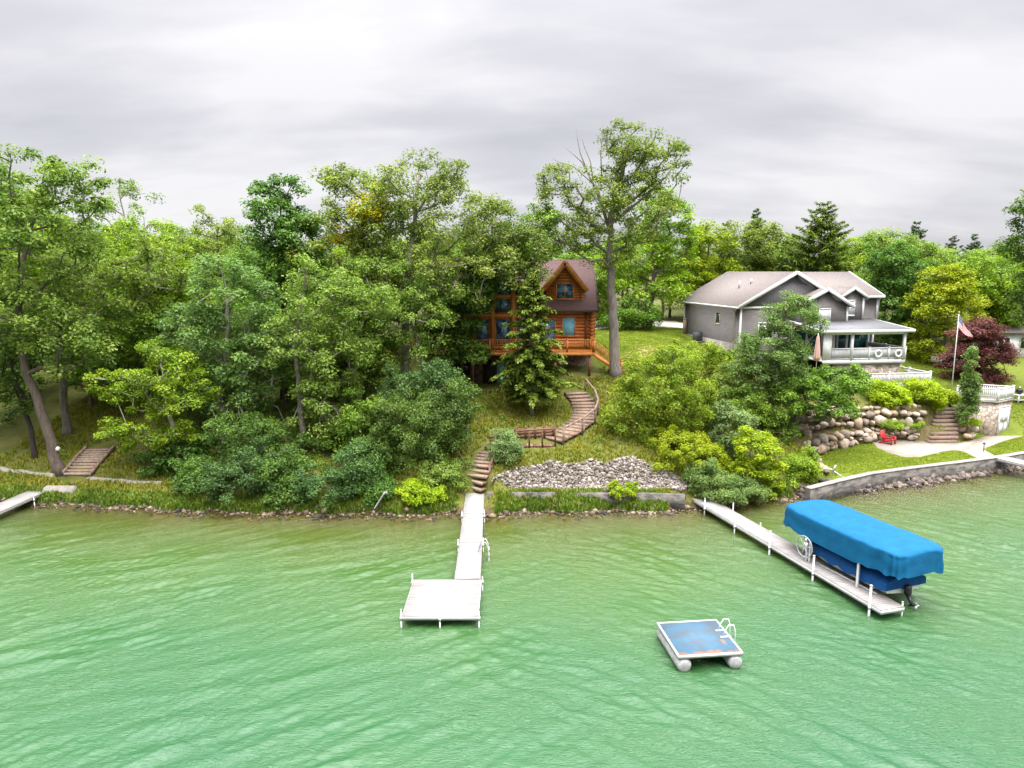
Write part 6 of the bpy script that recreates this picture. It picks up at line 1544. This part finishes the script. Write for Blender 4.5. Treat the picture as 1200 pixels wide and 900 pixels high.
tree('red_maple', 'wide dark red-leaved ornamental tree behind the flagpole', 'tree', 1150, 66.5, [(1148, 390, 24, 20), (1128, 425, 24, 22), (1163, 422, 24, 24), (1148, 447, 32, 16), (1140, 408, 26, 26)], 'maroon', 'dark', 170, .72, 120, .23, .2, seed=50, flat=.5, up=1.)
# upper lawn and beyond
tree('giant_oak', 'very tall oak with a bare grey trunk and dead twigs, right of the log house', 'tree', 721, 58.5, [(735, 180, 34, 38), (780, 200, 34, 38), (700, 235, 50, 38), (655, 225, 30, 32), (745, 240, 55, 45), (715, 280, 55, 32), (760, 185, 26, 30), (665, 270, 40, 30)], 'oak', 'grey', 235, .8, 72, .28, .47, path=[(722, 436), (718, 360), (714, 296), (716, 250), (728, 205), (738, 160)], seed=51, start=.42, twig=.036, shell=.3,
     extra=lambda mt, r: [mt.tube([tuple(P(a, b, 58.2) - Vector((XP(721, 58.5), 58.5, zg(XP(721, 58.5), 58.5)))) for a, b in pth], [.16 if k < 2 else .05, .09 if k < 2 else .035, .05 if k < 2 else .02, .014], 6) for k, pth in enumerate(([(714, 268), (700, 225), (682, 190), (662, 172)], [(716, 262), (750, 235), (778, 210), (800, 180)], [(688, 200), (680, 180), (677, 165), (675, 152)], [(695, 212), (692, 190), (684, 170), (681, 158)], [(700, 220), (672, 195), (655, 190), (648, 186)], [(705, 210), (704, 180), (706, 160), (706, 140)]))])
bush('lawn_shrub', 'spreading glossy green shrub on the upper lawn behind the giant oak', 'shrub', [(742, 368, 30, 18), (725, 378, 24, 10), (752, 378, 22, 9)], 78., 'mid', 85, .7, 110, .27, seed=52)
bush('lawn_shrub', 'small bright shrub between the log house corner and the giant oak', 'shrub', [(706, 352, 8, 22), (710, 372, 9, 10)], 80., 'bright', 30, .65, 90, .27, seed=53)
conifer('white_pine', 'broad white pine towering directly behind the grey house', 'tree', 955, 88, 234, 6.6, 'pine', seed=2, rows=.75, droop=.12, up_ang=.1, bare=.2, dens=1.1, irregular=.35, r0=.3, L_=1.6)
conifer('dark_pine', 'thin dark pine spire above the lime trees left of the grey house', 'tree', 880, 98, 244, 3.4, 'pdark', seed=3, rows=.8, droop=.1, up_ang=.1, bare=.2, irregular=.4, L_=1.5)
tree('broadleaf_tree', 'round bright green tree directly behind the giant oak', 'tree', 760, 80, [(775, 260, 34, 42), (745, 300, 40, 34), (790, 300, 30, 36), (765, 335, 42, 26)], 'bright', 'brown', 150, 1., 85, .36, .3, seed=54)
tree('broadleaf_tree', 'lime yellow tree between the giant oak and the grey house', 'tree', 832, 90, [(830, 290, 30, 30), (812, 320, 26, 30), (845, 330, 26, 30), (800, 345, 22, 24)], 'lime', 'brown', 120, 1., 85, .38, .28, seed=55)
tree('broadleaf_tree', 'mixed green tree behind the left ridge of the grey house', 'tree', 875, 92, [(870, 295, 34, 34), (895, 290, 28, 32), (860, 330, 30, 26)], 'olive', 'brown', 110, 1.05, 80, .38, .28, seed=56)
tree('broadleaf_tree', 'very dark green tree just right of the grey house, behind its porch', 'tree', 1050, 77, [(1052, 330, 36, 34), (1045, 365, 34, 30), (1075, 375, 26, 34), (1040, 305, 24, 22), (1060, 405, 34, 24)], 'dark', 'dark', 160, .95, 110, .33, .3, seed=57)
tree('broadleaf_tree', 'hazy olive tree rising behind the very dark tree beside the grey house', 'tree', 1065, 92, [(1050, 295, 38, 24), (1085, 310, 34, 30), (1020, 300, 30, 24)], 'olive', 'brown', 110, 1.05, 80, .38, .28, seed=58)
tree('broadleaf_tree', 'lime yellow tree with bare branches behind the flagpole', 'tree', 1108, 72, [(1105, 335, 32, 26), (1090, 365, 28, 30), (1125, 370, 30, 30), (1095, 405, 28, 26), (1120, 335, 22, 24)], 'lime', 'grey', 140, .85, 100, .31, .24, seed=59)
tree('broadleaf_tree', 'green tree above the red-leaved tree near the right edge', 'tree', 1178, 76, [(1165, 330, 36, 34), (1195, 350, 34, 40), (1180, 385, 36, 30), (1150, 350, 24, 26)], 'bright', 'brown', 140, .95, 95, .33, .28, seed=60)
tree('broadleaf_tree', 'dark crown reaching in from the right edge of the photo', 'tree', 1222, 62, [(1220, 290, 38, 40), (1210, 245, 24, 24), (1225, 350, 40, 40)], 'dark', 'brown', 110, .85, 95, .3, .3, seed=61)

# ---------------------------------------------------------------- the wood behind: a few kinds, copied tree by tree
r_ = np.random.default_rng(99)
def proto(label, mat, seed, H, rx, rz, name='wood_tree', n=85, bk='brown', m=80, ls=.4):
    X0, Y0 = 0, 140.; r = np.random.default_rng(seed); t = thing(name, label, 'tree', (0, 0, 0), 0, 'trees of the wood behind the houses')
    B = [[r.normal() * rx * .25, r.normal() * rx * .25, H - rz, rx * .8, rx * .8, rz]] + [[math.cos(a) * rx * .55, math.sin(a) * rx * .55, H * r.uniform(.45, .72), rx * .6, rx * .6, rz * .7] for a in np.arange(5) * 1.257 + r.random()]
    C, _ = clumps_in(B, n, 1.05, r, .45); mt = MB(); skeleton(mt, [(0, 0, -.4), (.1, .1, H * .4), (0, 0, H * .85)], .26, C, r, start=.25, sides=5); mt.build('trunk', bark[bk], t, smooth=True)
    mc = MB(); leaves(mc, C, 1.1 * r.uniform(.7, 1.3, len(C)), m, ls, r); mc.build('crown', LM[mat], t); t['h'] = H
    return t
kinds = [proto('mid-green broadleaf tree of the wood behind the two houses', 'mid', 301, 13.5, 3.9, 3.6), proto('bright green broadleaf tree of the wood behind the two houses', 'bright', 302, 13, 4.2, 3.4),
         proto('olive broadleaf tree of the wood behind the two houses', 'olive', 303, 14, 3.7, 3.9), proto('dark broadleaf tree of the wood behind the two houses', 'dark', 304, 13, 4.1, 3.6),
         proto('lime yellow broadleaf tree of the wood behind the two houses', 'lime', 305, 12, 3.6, 3.3), proto('grey-green broadleaf tree of the wood behind the two houses', 'grey', 306, 13.5, 3.8, 3.5)]
used = [False] * len(kinds)
def plant(px, Y, k, top=None, H=None):
    X = XP(px, Y, 9); z = zg(X, Y); src = kinds[k]; H = H or (P(px, top, Y).z - z)
    o = src if not used[k] else copy_tree(src)
    used[k] = True; s = max(.45, H / src['h']); o.location = (X, Y, z - .1); o.rotation_euler = (0, 0, r_.uniform(0, 6.28)); w = s * r_.uniform(.9, 1.12); w = max(w, .75); o.scale = (w, w, s)
skyline = [(-60, 215), (0, 190), (60, 225), (110, 250), (190, 262), (225, 265), (260, 262), (300, 262), (350, 270), (400, 265), (450, 262), (500, 250), (560, 255), (620, 265), (680, 272), (720, 275), (770, 258), (800, 272), (840, 272), (870, 270), (900, 268), (930, 272), (970, 275), (1005, 268), (1040, 276), (1075, 274), (1110, 284), (1150, 280), (1200, 262), (1260, 250)]
skx = [a for a, b in skyline]; sky_y = [b for a, b in skyline]
rows = [(69, 46, 34), (80, 42, 22), (94, 40, 10), (112, 40, 2)]
for Y, step, low in rows:
    px = -70 + r_.uniform(0, 20)
    while px < 1270:
        X = XP(px, Y, 8); hid = (500 < px < 715 and Y < 80) or (690 < px < 1030 and Y < 92) or (1030 <= px and Y < 78)
        if not hid:
            k = int(r_.choice(6, p=[.26, .2, .2, .12, .1, .12])); top = np.interp(px, skx, sky_y) + low + abs(r_.normal()) * 8
            plant(px, Y + r_.uniform(-3, 3), k, top)
        px += step * r_.uniform(.75, 1.25)
for px, Y, k, top in ((690, 84, 1, 300), (712, 90, 0, 290), (735, 97, 2, 285), (785, 96, 3, 300), (700, 100, 4, 285), (815, 102, 0, 285), (1000, 95, 1, 278), (1020, 86, 2, 300), (985, 96, 0, 285), (1140, 90, 2, 290), (1170, 96, 0, 285), (915, 97, 1, 285), (940, 96, 3, 300), (1200, 88, 3, 275), (140, 60, 3, 350), (300, 62, 0, 330), (230, 58, 3, 400), (20, 58, 3, 380), (70, 62, 0, 360), (420, 64, 3, 330), (390, 60, 3, 400), (505, 66, 0, 290), (100, 57, 3, 430), (170, 56, 0, 440), (330, 55, 3, 440), (-30, 52, 0, 400)):
    plant(px, Y, k, top)
for i, (px, Y, top, R_, lab) in enumerate(((1066, 120, 258, 3.6, 'distant dark pine standing above the very dark tree beside the grey house'), (1110, 125, 277, 3.4, 'distant dark pine above the treeline behind the lime yellow tree'), (1135, 130, 275, 3.2, 'small distant pine at the treeline, right of its darker neighbour'), (845, 110, 262, 3.2, 'narrow distant pine above the lime yellow tree left of the grey house'))):
    conifer('distant_pine', lab, 'tree', px, Y, top, R_, 'pdark', seed=20 + i, rows=.9, droop=.1, up_ang=.15, bare=.3, irregular=.45, L_=1.6)

# ---------------------------------------------------------------- ground cover: grass tufts and undergrowth
def veto(X, Y):
    v = np.zeros(X.shape, bool)
    v |= (X > -6.5) & (X < 7.5) & (Y > 58.2) & (Y < 70); u = (X - GX) * cT + (Y - GY) * sT; w = -(X - GX) * sT + (Y - GY) * cT
    v |= (u > -1) & (u < 14) & (w > -6) & (w < 14); v |= (u > 5) & (u < 15.5) & (w > -8) & (w < 0)
    v |= polydist(X, Y, [p[:2] for p in pp]) < .05
    for path, wd in (((lo_), .85), (up_, 1.05), (la, .95), (c, 1.1)):
        for a, b in zip(path[:-1], path[1:]):
            ab = np.array(b[:2]) - np.array(a[:2]); t = np.clip(((X - a[0]) * ab[0] + (Y - a[1]) * ab[1]) / (ab @ ab), 0, 1); v |= np.hypot(X - a[0] - t * ab[0], Y - a[1] - t * ab[1]) < wd
    v |= inpoly(X, Y, poly_rub); v |= (np.abs(X - NOTCH) < .95) & (Y - Ys(X) < 3.4)
    return v
def tufts(name, label, n, h, dens, mat, seed, region, w=.03):
    r = np.random.default_rng(seed); X = r.uniform(-36, 46, n); S = (44 if n > 200000 else 28) * r.random(n) ** (1.0 if n > 50000 else 2.6); Y = Ys(X) + S
    k = dens(X, Y, S) > r.random(n); k &= ~veto(X, Y); X, Y, S = X[k], Y[k], S[k]; Z = zt(X, Y); n = len(X); mb = MB()
    nb = 6; a = r.uniform(0, 6.28, (n, nb)); hh = h * r.uniform(.5, 1.3, (n, nb)); ln = r.uniform(.1, .55, (n, nb)); off = r.normal(size=(n, nb, 2)) * .06
    base = np.stack([X[:, None] + off[..., 0], Y[:, None] + off[..., 1], np.repeat(Z[:, None], nb, 1)], -1)
    d = np.stack([np.cos(a), np.sin(a), 0 * a], -1); s_ = np.stack([-np.sin(a), np.cos(a), 0 * a], -1) * w * r.uniform(.6, 1.4, (n, nb, 1)); up_v = np.array([0, 0, 1.])
    mid = base + d * (hh * ln * .4)[..., None] + up_v * (hh * .6)[..., None]; tip = base + d * (hh * ln * 1.2)[..., None] + up_v * (hh * (1 - .35 * ln))[..., None]
    q = np.stack([base - s_, base + s_, mid + s_ * .7, tip], 2); q[:, :, 3] = tip
    v = np.stack([base - s_, base + s_, mid + s_ * .6, tip, mid - s_ * .6], 2).reshape(-1, 5, 3)
    mb.tris_block(v, np.array([[0, 1, 2], [0, 2, 4], [4, 2, 3]]), np.clip(.5 + .3 * vnoise(np.stack([X, Y], -1) * .8, 8)[:, None] + r.normal(size=(n, nb)) * .2, 0, 1).reshape(-1))
    o = mb.build(name, LM[mat], None); setting(o, 'stuff', label); return o
def mowed(X, Y): return (inpoly(X, Y, poly_up) | inpoly(X, Y, poly_bench) | inpoly(X, Y, poly_right) | inpoly(X, Y, poly_dry))
def dn1(X, Y, S):
    wd = ((X < -6) & (X > -27) & (S > 4.5)); base = np.where(S < 1.4, .95, .62 + .4 * vnoise(np.stack([X, Y], -1) * .7, 12)); base = np.where(wd, .12, base)
    base = np.where((X > 21) & (X < 37) & (Y > Yw1(X)), .1, base); return np.where(mowed(X, Y) | ((S < .12)), 0, base)
tufts('rough_grass', 'rough uncut grass on the bank and slope', 90000, .24, dn1, 'grass', 61, None)
def dn2(X, Y, S): return np.where((S > .03) & (S < 1.25) & ((X < 9.5) | (X > 14)) & (X < 18) & (np.abs(X + 2) > 1.), .9, 0)
tufts('shore_grass', 'taller green grass along the top of the shore', 42000, .27, dn2, 'sedge', 62, None, w=.035)
def dn3(X, Y, S): return np.where(mowed(X, Y) & (S > .75), .9, 0)
tufts('lawn_grass', 'short mown grass of the bright lawns', 340000, .06, dn3, 'lawn', 64, None, w=.022)
r = np.random.default_rng(63); n = 5200
X = r.uniform(-34, 22, n); S = r.uniform(1.6, 22, n); Y = Ys(X) + S
den = np.where((X < -3.5) & (X > -25), .9, np.where(X > 9, .5, .13)) * (.55 + .6 * vnoise(np.stack([X, Y], -1) * .5, 15)); den = np.where((X < -22) & (S < 16), .05, den)
k = (den > r.random(n)) & ~veto(X, Y) & ~mowed(X, Y); X, Y = X[k], Y[k]
mc = MB(); C = np.stack([X, Y, zt(X, Y) + .12], 1); leaves(mc, C, r.uniform(.25, .6, len(X)), 26, .17, r, .7, .7); setting(mc.build('undergrowth', LM['mid']), 'stuff', 'low leafy undergrowth on the wooded slope')
